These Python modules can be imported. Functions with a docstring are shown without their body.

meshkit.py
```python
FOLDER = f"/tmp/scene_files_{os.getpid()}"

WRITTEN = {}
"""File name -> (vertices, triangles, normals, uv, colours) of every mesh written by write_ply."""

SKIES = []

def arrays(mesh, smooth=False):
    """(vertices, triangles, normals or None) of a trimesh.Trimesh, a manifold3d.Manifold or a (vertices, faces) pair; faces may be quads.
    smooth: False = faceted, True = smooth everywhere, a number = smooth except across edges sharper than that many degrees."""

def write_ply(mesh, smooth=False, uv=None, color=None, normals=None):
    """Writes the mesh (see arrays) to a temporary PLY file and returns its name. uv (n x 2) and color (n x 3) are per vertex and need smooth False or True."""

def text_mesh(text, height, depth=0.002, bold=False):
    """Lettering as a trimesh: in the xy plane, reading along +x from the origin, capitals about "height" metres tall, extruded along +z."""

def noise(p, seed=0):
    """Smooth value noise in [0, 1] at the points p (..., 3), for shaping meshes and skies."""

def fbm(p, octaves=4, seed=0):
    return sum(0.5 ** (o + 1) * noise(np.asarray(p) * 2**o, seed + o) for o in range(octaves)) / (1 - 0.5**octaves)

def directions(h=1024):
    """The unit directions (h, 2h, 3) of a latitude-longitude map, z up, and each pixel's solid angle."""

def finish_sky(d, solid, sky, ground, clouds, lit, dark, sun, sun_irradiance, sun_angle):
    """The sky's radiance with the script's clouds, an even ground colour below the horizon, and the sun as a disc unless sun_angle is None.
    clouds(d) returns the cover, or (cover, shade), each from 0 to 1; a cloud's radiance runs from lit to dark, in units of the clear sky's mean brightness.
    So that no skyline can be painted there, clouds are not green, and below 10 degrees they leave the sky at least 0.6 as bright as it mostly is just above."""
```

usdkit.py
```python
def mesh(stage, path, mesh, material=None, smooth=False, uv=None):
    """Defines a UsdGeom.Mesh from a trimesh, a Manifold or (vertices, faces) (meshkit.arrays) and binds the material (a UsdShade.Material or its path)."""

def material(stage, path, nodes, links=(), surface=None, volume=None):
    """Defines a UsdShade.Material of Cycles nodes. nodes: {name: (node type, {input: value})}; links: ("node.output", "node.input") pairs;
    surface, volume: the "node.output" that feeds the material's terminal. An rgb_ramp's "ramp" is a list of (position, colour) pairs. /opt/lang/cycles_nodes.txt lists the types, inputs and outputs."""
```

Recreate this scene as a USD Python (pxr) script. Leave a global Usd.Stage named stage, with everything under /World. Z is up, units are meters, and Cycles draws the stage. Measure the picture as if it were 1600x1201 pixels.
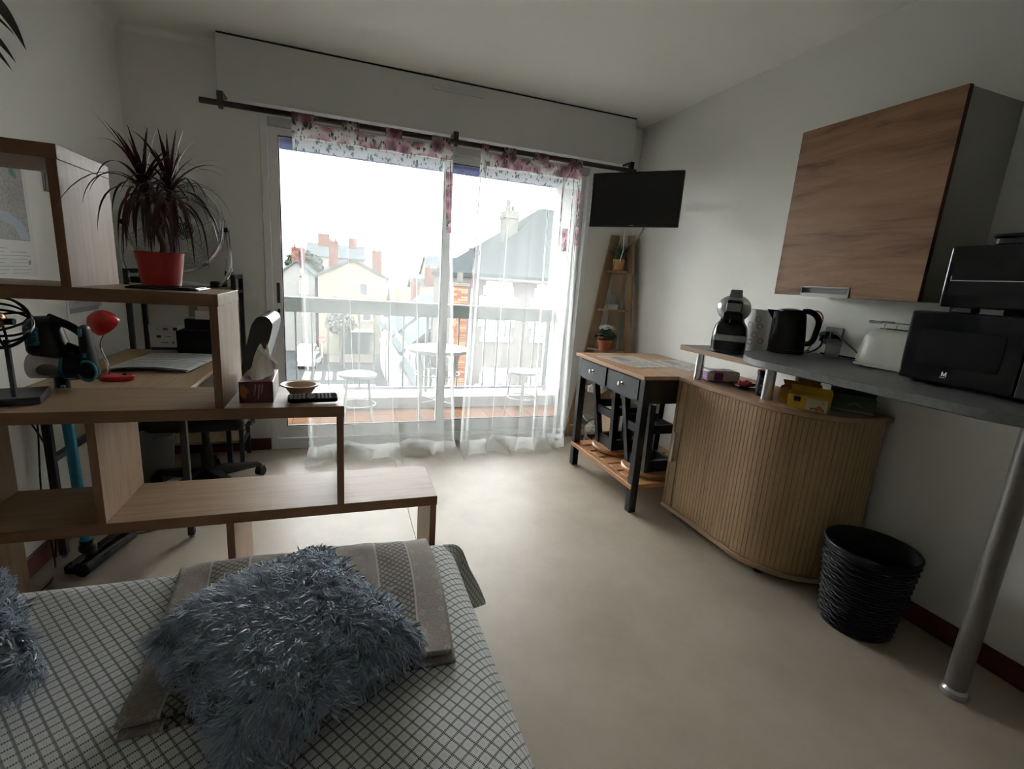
import math, random
import numpy as np, trimesh
import usdkit, meshkit
from shapely.geometry import Polygon, Point, box as sbox
from pxr import Usd, UsdGeom, UsdLux, UsdShade, Gf, Sdf, Vt

stage = Usd.Stage.CreateInMemory()
UsdGeom.SetStageUpAxis(stage, UsdGeom.Tokens.z)
UsdGeom.SetStageMetersPerUnit(stage, 1.0)
UsdGeom.Xform.Define(stage, '/World')
UsdGeom.Scope.Define(stage, '/World/Looks')
random.seed(7)
rng = np.random.default_rng(7)
PI = math.pi

# ---------------------------------------------------------------- camera, sky, exposure
EXPOSURE = 2.85
cam = UsdGeom.Camera.Define(stage, '/World/camera')
cam.CreateHorizontalApertureAttr(36.0)
cam.CreateFocalLengthAttr(36.0 * 746.56 / 1600)
cam.CreateExposureAttr(EXPOSURE)
cam.CreateClippingRangeAttr(Gf.Vec2f(0.05, 2000))
RX, RY, RZ = (0.943054, -0.325585, 0.067914), (0.005949, 0.221597, 0.97512), (-0.332535, -0.919190, 0.210920)
CAM = (0.0, 0.0, 1.2669)
cam.AddTransformOp().Set(Gf.Matrix4d(*RX, 0, *RY, 0, *RZ, 0, *CAM, 1))

# one even overcast sky, white from horizon to zenith
usdkit.material(stage, '/World/Looks/sky', {
    'tc': ('texture_coordinate', {}), 'sp': ('separate_xyz', {}),
    'r': ('rgb_ramp', {'ramp': [(0.0, (0.30, 0.30, 0.30)), (0.49, (0.42, 0.42, 0.42)), (0.51, (0.96, 0.99, 1.02)), (1.0, (0.92, 0.95, 0.99))]}),
    'm': ('math', {'math_type': 'multiply_add', 'value2': 0.5, 'value3': 0.5}),
    'n': ('noise_texture', {'scale': 2.2, 'detail': 4.0}), 'mx': ('mix', {'mix_type': 'multiply', 'fac': 0.12}),
    'b': ('background_shader', {'strength': 1.0})},
    [('tc.generated', 'sp.vector'), ('tc.generated', 'n.vector'), ('sp.z', 'm.value1'), ('m.value', 'r.fac'),
     ('r.color', 'mx.color1'), ('n.color', 'mx.color2'), ('mx.color', 'b.color')], surface='b.background')
dome = UsdLux.DomeLight.Define(stage, '/World/sky_light')
dome.CreateIntensityAttr(1.0)
dome.CreateColorAttr(Gf.Vec3f(1.0, 1.0, 1.0))

# ---------------------------------------------------------------- helpers: names, things, parts
_used = set()
def numbered(parent, name):
    p = f'{parent}/{name}'; k = 0
    while p in _used:
        k += 1; p = f'{parent}/{name}_{k:03d}'
    _used.add(p)
    return p

def meta(prim, label=None, cat=None, group=None, kind=None):
    for k, v in (('label', label), ('category', cat), ('group', group), ('kind', kind)):
        if v: prim.SetCustomDataByKey(k, v)

def thing(name, label=None, cat=None, loc=(0, 0, 0), rz=0.0, group=None, kind=None):
    path = numbered('/World', name)
    x = UsdGeom.Xform.Define(stage, path)
    x.AddTranslateOp().Set(Gf.Vec3d(*loc))
    if rz: x.AddRotateZOp().Set(float(rz))
    meta(x.GetPrim(), label, cat, group, kind)
    return path

def part(parent, name, m, mat, smooth=30, label=None, kind=None, uv=None):
    path = numbered(parent, name)
    if uv is not None: smooth = True
    g = usdkit.mesh(stage, path, m, MATS[mat], smooth=smooth, uv=uv)
    meta(g.GetPrim(), label, None, None, kind)
    return path

def single(name, m, mat, label=None, cat=None, smooth=30, group=None, kind=None, uv=None):
    path = numbered('/World', name)
    g = usdkit.mesh(stage, path, m, MATS[mat], smooth=(True if uv is not None else smooth), uv=uv)
    meta(g.GetPrim(), label, cat, group, kind)
    return path

def copy_of(src, label, loc, rz=0.0, cat=None, group=None):
    base = src.rsplit('/', 1)[1]
    path = numbered('/World', base)
    x = UsdGeom.Xform.Define(stage, path)
    p = x.GetPrim()
    p.GetReferences().AddInternalReference(src)
    p.SetInstanceable(True)
    x.ClearXformOpOrder()
    x.AddTranslateOp().Set(Gf.Vec3d(*loc))
    x.AddRotateZOp().Set(float(rz))
    meta(p, label, cat, group)
    return path

# ---------------------------------------------------------------- helpers: shapes
def cat(*ms):
    ms = [m for q in ms for m in (q if isinstance(q, (list, tuple)) else [q])]
    return trimesh.util.concatenate(ms)

def cb(x0, y0, z0, x1, y1, z1, b=0.002):
    """a box with chamfered edges"""
    b = min(b, (x1 - x0) * .45, (y1 - y0) * .45, (z1 - z0) * .45)
    if b <= 0:
        m = trimesh.creation.box([x1 - x0, y1 - y0, z1 - z0]); m.apply_translation([(x0 + x1) / 2, (y0 + y1) / 2, (z0 + z1) / 2]); return m
    pts = []
    for X, sx in ((x0, 1), (x1, -1)):
        for Y, sy in ((y0, 1), (y1, -1)):
            for Z, sz in ((z0, 1), (z1, -1)):
                pts += [(X, Y + sy * b, Z + sz * b), (X + sx * b, Y, Z + sz * b), (X + sx * b, Y + sy * b, Z)]
    return trimesh.convex.convex_hull(np.array(pts))

def cyl(p0, p1, r0, r1=None, n=20):
    r1 = r0 if r1 is None else r1
    p0, p1 = np.array(p0, float), np.array(p1, float)
    d = p1 - p0; L = np.linalg.norm(d); d /= L
    a = np.cross(d, [0, 0, 1] if abs(d[2]) < .9 else [1, 0, 0]); a /= np.linalg.norm(a); b = np.cross(d, a)
    t = np.arange(n) * 2 * PI / n
    ring = np.cos(t)[:, None] * a + np.sin(t)[:, None] * b
    v = np.vstack([p0 + r0 * ring, p1 + r1 * ring, [p0], [p1]])
    f = []
    for i in range(n):
        j = (i + 1) % n
        f += [(i, j, n + j), (i, n + j, n + i), (2 * n, j, i), (2 * n + 1, n + i, n + j)]
    m = trimesh.Trimesh(v, f, process=False); m.fix_normals(); return m

def tube(pts, r, n=8, closed=False):
    p = np.array(pts, float); N = len(p)
    rr = np.broadcast_to(np.asarray(r, float), (N,))
    t = np.roll(p, -1, 0) - np.roll(p, 1, 0) if closed else np.gradient(p, axis=0)
    t /= np.linalg.norm(t, axis=1, keepdims=True) + 1e-12
    a = np.cross(t[0], [0, 0, 1] if abs(t[0][2]) < .9 else [1, 0, 0]); a /= np.linalg.norm(a)
    ang = np.arange(n) * 2 * PI / n
    rings = []
    for i in range(N):
        a = a - t[i] * (a @ t[i]); a /= np.linalg.norm(a) + 1e-12
        b = np.cross(t[i], a)
        rings.append(p[i] + rr[i] * (np.cos(ang)[:, None] * a + np.sin(ang)[:, None] * b))
    v = np.vstack(rings); f = []
    for i in range(N if closed else N - 1):
        k = (i + 1) % N
        for j in range(n):
            q = (j + 1) % n
            f += [(i * n + j, i * n + q, k * n + q), (i * n + j, k * n + q, k * n + j)]
    if not closed:
        c0, c1 = len(v), len(v) + 1
        v = np.vstack([v, p[:1], p[-1:]])
        for j in range(n):
            q = (j + 1) % n
            f += [(c0, q, j), (c1, (N - 1) * n + j, (N - 1) * n + q)]
    m = trimesh.Trimesh(v, f, process=False); m.fix_normals(); return m

def spline(pts, n=24):
    from scipy.interpolate import CubicSpline
    p = np.array(pts, float)
    s = np.r_[0, np.cumsum(np.linalg.norm(np.diff(p, axis=0), axis=1))]
    return CubicSpline(s, p)(np.linspace(0, s[-1], n))

def lathe(prof, n=32, c=(0, 0, 0)):
    prof = np.array(prof, float)
    t = np.arange(n) * 2 * PI / n
    v = np.stack([np.outer(prof[:, 0], np.cos(t)), np.outer(prof[:, 0], np.sin(t)), np.repeat(prof[:, 1:2], n, 1)], -1).reshape(-1, 3)
    f = []
    for i in range(len(prof) - 1):
        for j in range(n):
            q = (j + 1) % n
            a, b, c_, d = i * n + j, i * n + q, (i + 1) * n + q, (i + 1) * n + j
            if prof[i, 0] > 1e-6: f.append((a, b, c_))
            if prof[i + 1, 0] > 1e-6: f.append((a, c_, d))
    m = trimesh.Trimesh(v + np.array(c), f, process=False)
    m.merge_vertices(); m.fix_normals(); return m

def prism(poly, z0, z1):
    if not hasattr(poly, 'geom_type'): poly = Polygon(poly)
    gs = getattr(poly, 'geoms', [poly])
    ms = []
    for g in gs:
        m = trimesh.creation.extrude_polygon(g, z1 - z0, engine='earcut'); m.apply_translation([0, 0, z0]); ms.append(m)
    return cat(ms)

def prism_y(poly_xz, y0, y1):
    m = prism(poly_xz, 0, y1 - y0)
    v = m.vertices.copy(); m.vertices = np.stack([v[:, 0], y1 - v[:, 2], v[:, 1]], 1); m.fix_normals(); return m

def prism_x(poly_yz, x0, x1):
    m = prism(poly_yz, 0, x1 - x0)
    v = m.vertices.copy(); m.vertices = np.stack([v[:, 2] + x0, v[:, 0], v[:, 1]], 1); m.fix_normals(); return m

def bprism(poly, z0, z1, b=0.003):
    """a prism whose upper and lower edges are chamfered"""
    if not hasattr(poly, 'geom_type'): poly = Polygon(poly)
    p = np.array(poly.exterior.coords)[:-1]
    q = poly.buffer(-b, join_style=2)
    return prism(poly, z0 + b, z1 - b) if q.is_empty else cat(loft(p, b, z0, z1))

def loft(p, b, z0, z1):
    n = len(p); c = p.mean(0)
    nx = np.roll(p, -1, 0) - np.roll(p, 1, 0)
    area = np.sum(p[:, 0] * np.roll(p[:, 1], -1) - np.roll(p[:, 0], -1) * p[:, 1])
    out = np.stack([nx[:, 1], -nx[:, 0]], 1) * (1 if area > 0 else -1)
    out /= np.linalg.norm(out, axis=1, keepdims=True) + 1e-12
    q = p - out * b
    rows = [(q, z0), (p, z0 + b), (p, z1 - b), (q, z1)]
    v = np.vstack([np.c_[a, np.full(n, z)] for a, z in rows] + [[[*c, z0]], [[*c, z1]]]); f = []
    for i in range(3):
        for j in range(n):
            k = (j + 1) % n
            f += [(i * n + j, i * n + k, (i + 1) * n + k), (i * n + j, (i + 1) * n + k, (i + 1) * n + j)]
    for j in range(n):
        k = (j + 1) % n
        f += [(4 * n, k, j), (4 * n + 1, 3 * n + j, 3 * n + k)]
    m = trimesh.Trimesh(v, f, process=False); m.fix_normals(); return m

def rrect(x0, y0, x1, y1, r, n=6):
    pts = []
    for cx, cy, a0 in ((x1 - r, y0 + r, -90), (x1 - r, y1 - r, 0), (x0 + r, y1 - r, 90), (x0 + r, y0 + r, 180)):
        for k in range(n + 1):
            a = math.radians(a0 + 90 * k / n); pts.append((cx + r * math.cos(a), cy + r * math.sin(a)))
    return Polygon(pts)

def rbox(x0, y0, z0, x1, y1, z1, r, n=5):
    """a box with round edges"""
    r = min(r, (x1 - x0) * .49, (y1 - y0) * .49, (z1 - z0) * .49)
    pts = []
    s = trimesh.creation.uv_sphere(radius=r, count=[2 * n, 2 * n]).vertices
    for X in (x0 + r, x1 - r):
        for Y in (y0 + r, y1 - r):
            for Z in (z0 + r, z1 - r): pts.append(s + [X, Y, Z])
    return trimesh.convex.convex_hull(np.vstack(pts))

def ell(c, rx, ry=None, rz=None, sub=2):
    m = trimesh.creation.icosphere(sub, 1.0)
    m.apply_scale([rx, ry or rx, rz or rx]); m.apply_translation(c); return m

def mv(m, t=(0, 0, 0), rz=0, rx=0, ry=0, s=1.0):
    m = m.copy()
    if s != 1.0: m.apply_scale(s)
    for ang, ax in ((rx, [1, 0, 0]), (ry, [0, 1, 0]), (rz, [0, 0, 1])):
        if ang: m.apply_transform(trimesh.transformations.rotation_matrix(math.radians(ang), ax))
    m.apply_translation(t); return m

def grid(P):
    """a mesh through an (m, n, 3) array of points"""
    m, n = P.shape[:2]
    i, j = np.meshgrid(np.arange(m - 1), np.arange(n - 1), indexing='ij')
    a = i * n + j
    q = np.stack([a, a + n, a + n + 1, a + 1], -1).reshape(-1, 4)
    return trimesh.Trimesh(P.reshape(-1, 3), np.vstack([q[:, [0, 1, 2]], q[:, [0, 2, 3]]]), process=False)

def sheet(P, th):
    """a thin closed sheet around an (m, n, 3) array of points, th thick along its normals"""
    g = grid(P); nrm = g.vertex_normals
    m, n = P.shape[:2]; N = m * n
    v = np.vstack([g.vertices + nrm * th / 2, g.vertices - nrm * th / 2])
    f = [g.faces, g.faces[:, ::-1] + N]
    rim = [(i, 0) for i in range(m)] + [(m - 1, j) for j in range(1, n)] + [(i, n - 1) for i in range(m - 2, -1, -1)] + [(0, j) for j in range(n - 2, 0, -1)]
    idx = np.array([a * n + b for a, b in rim]); nx = np.roll(idx, -1)
    f += [np.stack([idx, idx + N, nx + N], 1), np.stack([idx, nx + N, nx], 1)]
    t = trimesh.Trimesh(v, np.vstack(f), process=False); t.fix_normals(); return t

def blade(path, w, fold=0.25):
    """a long leaf along a polyline: three points across, pointed"""
    p = np.array(path, float); N = len(p)
    t = np.gradient(p, axis=0); t /= np.linalg.norm(t, axis=1, keepdims=True)
    side = np.cross(t, [0, 0, 1.0]); side /= np.linalg.norm(side, axis=1, keepdims=True) + 1e-9
    up = np.cross(side, t)
    s = np.linspace(0, 1, N)
    ww = w * np.clip(np.minimum(0.55 + s * 3, 1) * (1 - s ** 2.2), 0.02, 1) / 2
    P = np.stack([p - side * ww[:, None] + up * (fold * ww)[:, None], p, p + side * ww[:, None] + up * (fold * ww)[:, None]], 1)
    return grid(P)

def text(s, h, loc, facing, depth=0.0006, bold=False):
    """raised lettering; facing: '-x', '-y' or 'z'; loc is the lower left of the first letter as one reads it"""
    m = meshkit.text_mesh(s, h, depth, bold)
    v = m.vertices.copy()
    if facing == '-y': v = np.stack([v[:, 0], -v[:, 2], v[:, 1]], 1)
    elif facing == '-x': v = np.stack([-v[:, 2], -v[:, 0], v[:, 1]], 1)
    elif facing == 'x': v = np.stack([v[:, 2], v[:, 0], v[:, 1]], 1)
    m.vertices = v + np.array(loc); return m
# ---------------------------------------------------------------- materials
MATS = {}
def mat(name, col, rough=0.5, metal=0.0, noise=0.0, nscale=20.0, bump=0.0, bscale=None, **kw):
    nodes = {'p': ('principled_bsdf', {'base_color': col, 'roughness': rough, 'metallic': metal, **kw})}
    links = []
    if noise or bump:
        nodes['tc'] = ('texture_coordinate', {})
        nodes['n'] = ('noise_texture', {'scale': nscale, 'detail': 4.0}); links.append(('tc.object', 'n.vector'))
    if noise:
        lo, hi = [tuple(max(0.0, c * (1 - noise)) for c in col), tuple(min(1.0, c * (1 + noise)) for c in col)]
        nodes['r'] = ('rgb_ramp', {'ramp': [(0.3, lo), (0.7, hi)]})
        links += [('n.fac', 'r.fac'), ('r.color', 'p.base_color')]
    if bump:
        nodes['b'] = ('bump', {'strength': bump, 'distance': 0.002})
        nodes['n2'] = ('noise_texture', {'scale': bscale or nscale, 'detail': 3.0})
        links += [('tc.object', 'n2.vector'), ('n2.fac', 'b.height'), ('b.normal', 'p.normal')]
    MATS[name] = usdkit.material(stage, f'/World/Looks/{name}', nodes, links, surface='p.BSDF')

def wood(name, ramp, axis='x', fine=60.0, coarse=4.0, rough=0.5, spec=0.3, knots=False, stretch=12.0):
    s = {'x': (1.0, stretch, stretch), 'y': (stretch, 1.0, stretch), 'z': (stretch, stretch, 1.0)}[axis]
    nodes = {'tc': ('texture_coordinate', {}), 'mp': ('mapping', {'scale': s}),
             'n': ('noise_texture', {'scale': coarse, 'detail': 8.0, 'roughness': 0.65, 'distortion': 0.6 if knots else 0.15}),
             'r': ('rgb_ramp', {'ramp': ramp}), 'p': ('principled_bsdf', {'roughness': rough, 'specular_ior_level': spec}),
             'b': ('bump', {'strength': 0.12, 'distance': 0.001})}
    links = [('tc.object', 'mp.vector'), ('mp.vector', 'n.vector'), ('n.fac', 'r.fac'), ('r.color', 'p.base_color'),
             ('n.fac', 'b.height'), ('b.normal', 'p.normal')]
    MATS[name] = usdkit.material(stage, f'/World/Looks/{name}', nodes, links, surface='p.BSDF')

WALLC = (0.80, 0.80, 0.755)
mat('wall_paint', WALLC, 0.75, bump=0.25, nscale=250.0)
mat('ceiling_paint', (0.84, 0.84, 0.79), 0.8, bump=0.15, nscale=150.0)
mat('white_lacquer', (0.66, 0.66, 0.635), 0.45)
mat('dark_gap', (0.03, 0.03, 0.03), 0.8)
mat('baseboard_red', (0.105, 0.022, 0.014), 0.45)
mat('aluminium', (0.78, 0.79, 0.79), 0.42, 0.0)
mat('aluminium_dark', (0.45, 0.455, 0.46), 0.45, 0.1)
mat('gasket', (0.02, 0.02, 0.02), 0.6)
mat('rod_brown', (0.035, 0.012, 0.010), 0.4)
mat('chrome', (0.72, 0.72, 0.74), 0.12, 1.0)
mat('brushed_steel', (0.50, 0.50, 0.50), 0.33, 1.0)
mat('grey_metal_paint', (0.20, 0.19, 0.18), 0.36, 0.6)
mat('black_metal', (0.018, 0.018, 0.022), 0.42)
mat('black_plastic', (0.010, 0.010, 0.011), 0.38, specular_ior_level=0.28)
mat('black_gloss', (0.008, 0.008, 0.010), 0.08)
mat('black_matte', (0.012, 0.012, 0.012), 0.7)
mat('screen_black', (0.004, 0.004, 0.005), 0.18)
mat('dark_grey_plastic', (0.06, 0.06, 0.065), 0.45)
mat('grey_plastic', (0.22, 0.22, 0.225), 0.35)
mat('silver_plastic', (0.42, 0.42, 0.42), 0.3, 0.5)
mat('white_plastic', (0.72, 0.72, 0.70), 0.35)
mat('cream_plastic', (0.62, 0.63, 0.55), 0.28)
mat('teal_metal', (0.02, 0.24, 0.38), 0.3, 0.35)
mat('teal_plastic', (0.02, 0.22, 0.34), 0.35)
mat('red_gloss', (0.46, 0.012, 0.014), 0.18)
mat('red_pot', (0.46, 0.022, 0.018), 0.42)
mat('red_paint', (0.35, 0.010, 0.012), 0.3)
mat('soil', (0.02, 0.012, 0.008), 0.95, bump=0.8, nscale=90.0)
mat('dracaena_leaf', (0.055, 0.012, 0.020), 0.4, noise=0.6, nscale=25.0)
mat('dracaena_stem', (0.10, 0.045, 0.035), 0.7, noise=0.4, nscale=60.0)
mat('green_leaf', (0.022, 0.060, 0.016), 0.45, noise=0.4, nscale=30.0)
mat('dark_green_leaf', (0.022, 0.058, 0.022), 0.5, noise=0.4, nscale=30.0)
mat('black_green_leaf', (0.008, 0.011, 0.008), 0.5)
mat('white_petal', (0.78, 0.80, 0.72), 0.6)
mat('terracotta', (0.42, 0.12, 0.05), 0.7, noise=0.15, nscale=20.0)
mat('ochre_pot', (0.45, 0.24, 0.08), 0.5)
mat('concrete_pot', (0.42, 0.42, 0.40), 0.8, noise=0.15)
mat('cactus_green', (0.14, 0.20, 0.14), 0.6)
mat('saucer_navy', (0.010, 0.010, 0.02), 0.25)
mat('paper_white', (0.72, 0.72, 0.70), 0.7)
mat('tissue_paper', (0.82, 0.80, 0.75), 0.8, subsurface_weight=0.0)
mat('cardboard_red', (0.085, 0.010, 0.012), 0.3)
mat('print_orange', (0.45, 0.12, 0.02), 0.4)
mat('print_pink', (0.40, 0.16, 0.14), 0.4)
mat('print_navy', (0.012, 0.014, 0.06), 0.5)
mat('print_blue', (0.02, 0.06, 0.25), 0.5)
mat('print_lightblue', (0.44, 0.45, 0.50), 0.6)
mat('river_blue', (0.42, 0.50, 0.57), 0.6)
mat('text_grey', (0.42, 0.42, 0.43), 0.7)
mat('print_green', (0.04, 0.22, 0.09), 0.5)
mat('print_black', (0.02, 0.02, 0.02), 0.5)
mat('print_grey', (0.26, 0.26, 0.28), 0.6)
mat('print_purple', (0.20, 0.04, 0.24), 0.4)
mat('print_red', (0.50, 0.02, 0.03), 0.5)
mat('box_yellow', (0.58, 0.36, 0.02), 0.45)
mat('box_yellow_dark', (0.36, 0.21, 0.02), 0.5)
mat('box_cream', (0.62, 0.52, 0.32), 0.45)
mat('box_green', (0.06, 0.1, 0.035), 0.5)
mat('box_greengrey', (0.22, 0.24, 0.18), 0.5)
mat('bowl_clay', (0.50, 0.35, 0.24), 0.45, noise=0.06)
mat('red_rubber', (0.5, 0.05, 0.07), 0.5)
mat('chair_fabric', (0.010, 0.010, 0.011), 0.9, bump=0.5, nscale=500.0)
mat('leather_black', (0.014, 0.014, 0.016), 0.30)
mat('worktop_grey', (0.140, 0.150, 0.145), 0.42, noise=0.18, nscale=45.0)
mat('cabinet_grey', (0.36, 0.355, 0.32), 0.6)
mat('table_black', (0.012, 0.014, 0.017), 0.38)
mat('drawer_black', (0.028, 0.033, 0.040), 0.42)
mat('copper_bulb', (0.45, 0.22, 0.10), 0.25, 0.7)
mat('white_paint_out', (0.324, 0.3312, 0.3312), 0.6)
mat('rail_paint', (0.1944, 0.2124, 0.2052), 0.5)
mat('stucco_white', (0.3, 0.312, 0.3), 0.9, bump=1.0, nscale=45.0, specular_ior_level=0.0)
mat('lilac_beam', (0.1008, 0.1116, 0.1944), 0.8, specular_ior_level=0.0)
mat('balcony_tile', (0.144, 0.0792, 0.0504), 0.7, noise=0.12, nscale=8.0, specular_ior_level=0.0)
mat('tile_grout', (0.1224, 0.1152, 0.108), 0.9, specular_ior_level=0.0)
mat('garden_metal', (0.2376, 0.2448, 0.2448), 0.4)
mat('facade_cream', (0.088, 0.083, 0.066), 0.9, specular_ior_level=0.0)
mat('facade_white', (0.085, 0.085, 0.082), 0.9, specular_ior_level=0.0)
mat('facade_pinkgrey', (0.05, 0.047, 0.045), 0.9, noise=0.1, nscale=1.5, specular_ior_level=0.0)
mat('stone_white', (0.2592, 0.2592, 0.252), 0.85, specular_ior_level=0.0)
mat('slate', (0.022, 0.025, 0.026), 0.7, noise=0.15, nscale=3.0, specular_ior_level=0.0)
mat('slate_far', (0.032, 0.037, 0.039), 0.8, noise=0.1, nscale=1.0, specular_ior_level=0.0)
mat('tile_orange', (0.07, 0.042, 0.032), 0.8, noise=0.15, nscale=2.0, specular_ior_level=0.0)
mat('brick_far', (0.055, 0.032, 0.026), 0.9, noise=0.3, nscale=3.0, specular_ior_level=0.0)
mat('chimney_grey', (0.0504, 0.0504, 0.0468), 0.9, noise=0.1, nscale=2.0, specular_ior_level=0.0)
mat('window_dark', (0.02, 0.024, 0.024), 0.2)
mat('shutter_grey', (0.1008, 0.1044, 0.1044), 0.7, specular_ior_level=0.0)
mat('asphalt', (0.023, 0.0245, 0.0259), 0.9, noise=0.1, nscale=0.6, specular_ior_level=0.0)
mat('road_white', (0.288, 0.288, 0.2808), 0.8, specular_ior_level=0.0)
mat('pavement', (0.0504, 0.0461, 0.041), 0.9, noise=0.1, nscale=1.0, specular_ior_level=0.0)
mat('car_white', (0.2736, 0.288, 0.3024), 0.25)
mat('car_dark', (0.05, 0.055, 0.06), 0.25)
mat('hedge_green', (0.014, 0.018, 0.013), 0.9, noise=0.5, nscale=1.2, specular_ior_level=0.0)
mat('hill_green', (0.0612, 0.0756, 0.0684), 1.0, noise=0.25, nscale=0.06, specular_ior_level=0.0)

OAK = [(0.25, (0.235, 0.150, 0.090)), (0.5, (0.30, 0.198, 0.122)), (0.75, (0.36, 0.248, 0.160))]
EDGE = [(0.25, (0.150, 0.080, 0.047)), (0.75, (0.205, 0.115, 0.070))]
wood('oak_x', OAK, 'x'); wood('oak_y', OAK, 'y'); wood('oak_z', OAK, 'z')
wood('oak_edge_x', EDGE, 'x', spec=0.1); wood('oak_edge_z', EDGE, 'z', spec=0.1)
wood('desk_oak', [(0.25, (0.36, 0.25, 0.14)), (0.75, (0.50, 0.37, 0.22))], 'y')
wood('tambour_oak', [(0.3, (0.33, 0.215, 0.12)), (0.7, (0.41, 0.28, 0.165))], 'z', stretch=20.0)
wood('tambour_edge', [(0.3, (0.31, 0.195, 0.12)), (0.7, (0.40, 0.26, 0.17))], 'y')
wood('door_oak', [(0.28, (0.085, 0.042, 0.024)), (0.42, (0.235, 0.125, 0.068)), (0.55, (0.31, 0.18, 0.10)), (0.75, (0.39, 0.24, 0.14))], 'y', coarse=1.7, knots=True, stretch=9.0)
wood('door_edge', [(0.3, (0.06, 0.03, 0.022)), (0.7, (0.09, 0.045, 0.032))], 'z')
wood('table_pine', [(0.25, (0.36, 0.20, 0.10)), (0.5, (0.47, 0.28, 0.155)), (0.75, (0.58, 0.36, 0.21))], 'y', coarse=3.0, rough=0.3)
wood('seat_pine', [(0.25, (0.36, 0.17, 0.07)), (0.75, (0.52, 0.28, 0.13))], 'x', coarse=3.0, rough=0.3)
wood('ladder_oak', [(0.25, (0.28, 0.18, 0.11)), (0.75, (0.42, 0.285, 0.18))], 'z', coarse=3.0)

# vinyl floor: pale beige, cloudy, faintly glossy
MATS['vinyl'] = usdkit.material(stage, '/World/Looks/vinyl', {
    'tc': ('texture_coordinate', {}), 'n': ('noise_texture', {'scale': 2.6, 'detail': 6.0, 'roughness': 0.6}),
    'r': ('rgb_ramp', {'ramp': [(0.3, (0.375, 0.32, 0.252)), (0.7, (0.465, 0.405, 0.33))]}),
    'n2': ('noise_texture', {'scale': 30.0, 'detail': 3.0}), 'rr': ('map_range', {'to_min': 0.34, 'to_max': 0.52}),
    'p': ('principled_bsdf', {'roughness': 0.34, 'specular_ior_level': 0.28})},
    [('tc.object', 'n.vector'), ('tc.object', 'n2.vector'), ('n.fac', 'r.fac'), ('r.color', 'p.base_color'), ('n2.fac', 'rr.value'), ('rr.result', 'p.roughness')], surface='p.BSDF')

# window glass
MATS['pane_glass'] = usdkit.material(stage, '/World/Looks/pane_glass', {
    't': ('transparent_bsdf', {'color': (0.97, 0.985, 0.98)}), 'g': ('glossy_bsdf', {'color': (0.9, 0.9, 0.9), 'roughness': 0.02}),
    'f': ('fresnel', {'IOR': 1.45}), 'm': ('mix_closure', {})},
    [('f.fac', 'm.fac'), ('t.BSDF', 'm.closure1'), ('g.BSDF', 'm.closure2')], surface='m.closure')
MATS['clear_plastic'] = usdkit.material(stage, '/World/Looks/clear_plastic', {
    't': ('transparent_bsdf', {'color': (0.75, 0.74, 0.72)}), 'g': ('principled_bsdf', {'base_color': (0.12, 0.11, 0.10), 'roughness': 0.15}),
    'm': ('mix_closure', {'fac': 0.45})}, [('t.BSDF', 'm.closure1'), ('g.BSDF', 'm.closure2')], surface='m.closure')
MATS['mesh_metal'] = usdkit.material(stage, '/World/Looks/mesh_metal', {
    't': ('transparent_bsdf', {}), 'g': ('principled_bsdf', {'base_color': (0.26, 0.26, 0.26), 'roughness': 0.5, 'metallic': 0.3}),
    'm': ('mix_closure', {'fac': 0.62})}, [('t.BSDF', 'm.closure1'), ('g.BSDF', 'm.closure2')], surface='m.closure')

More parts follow.
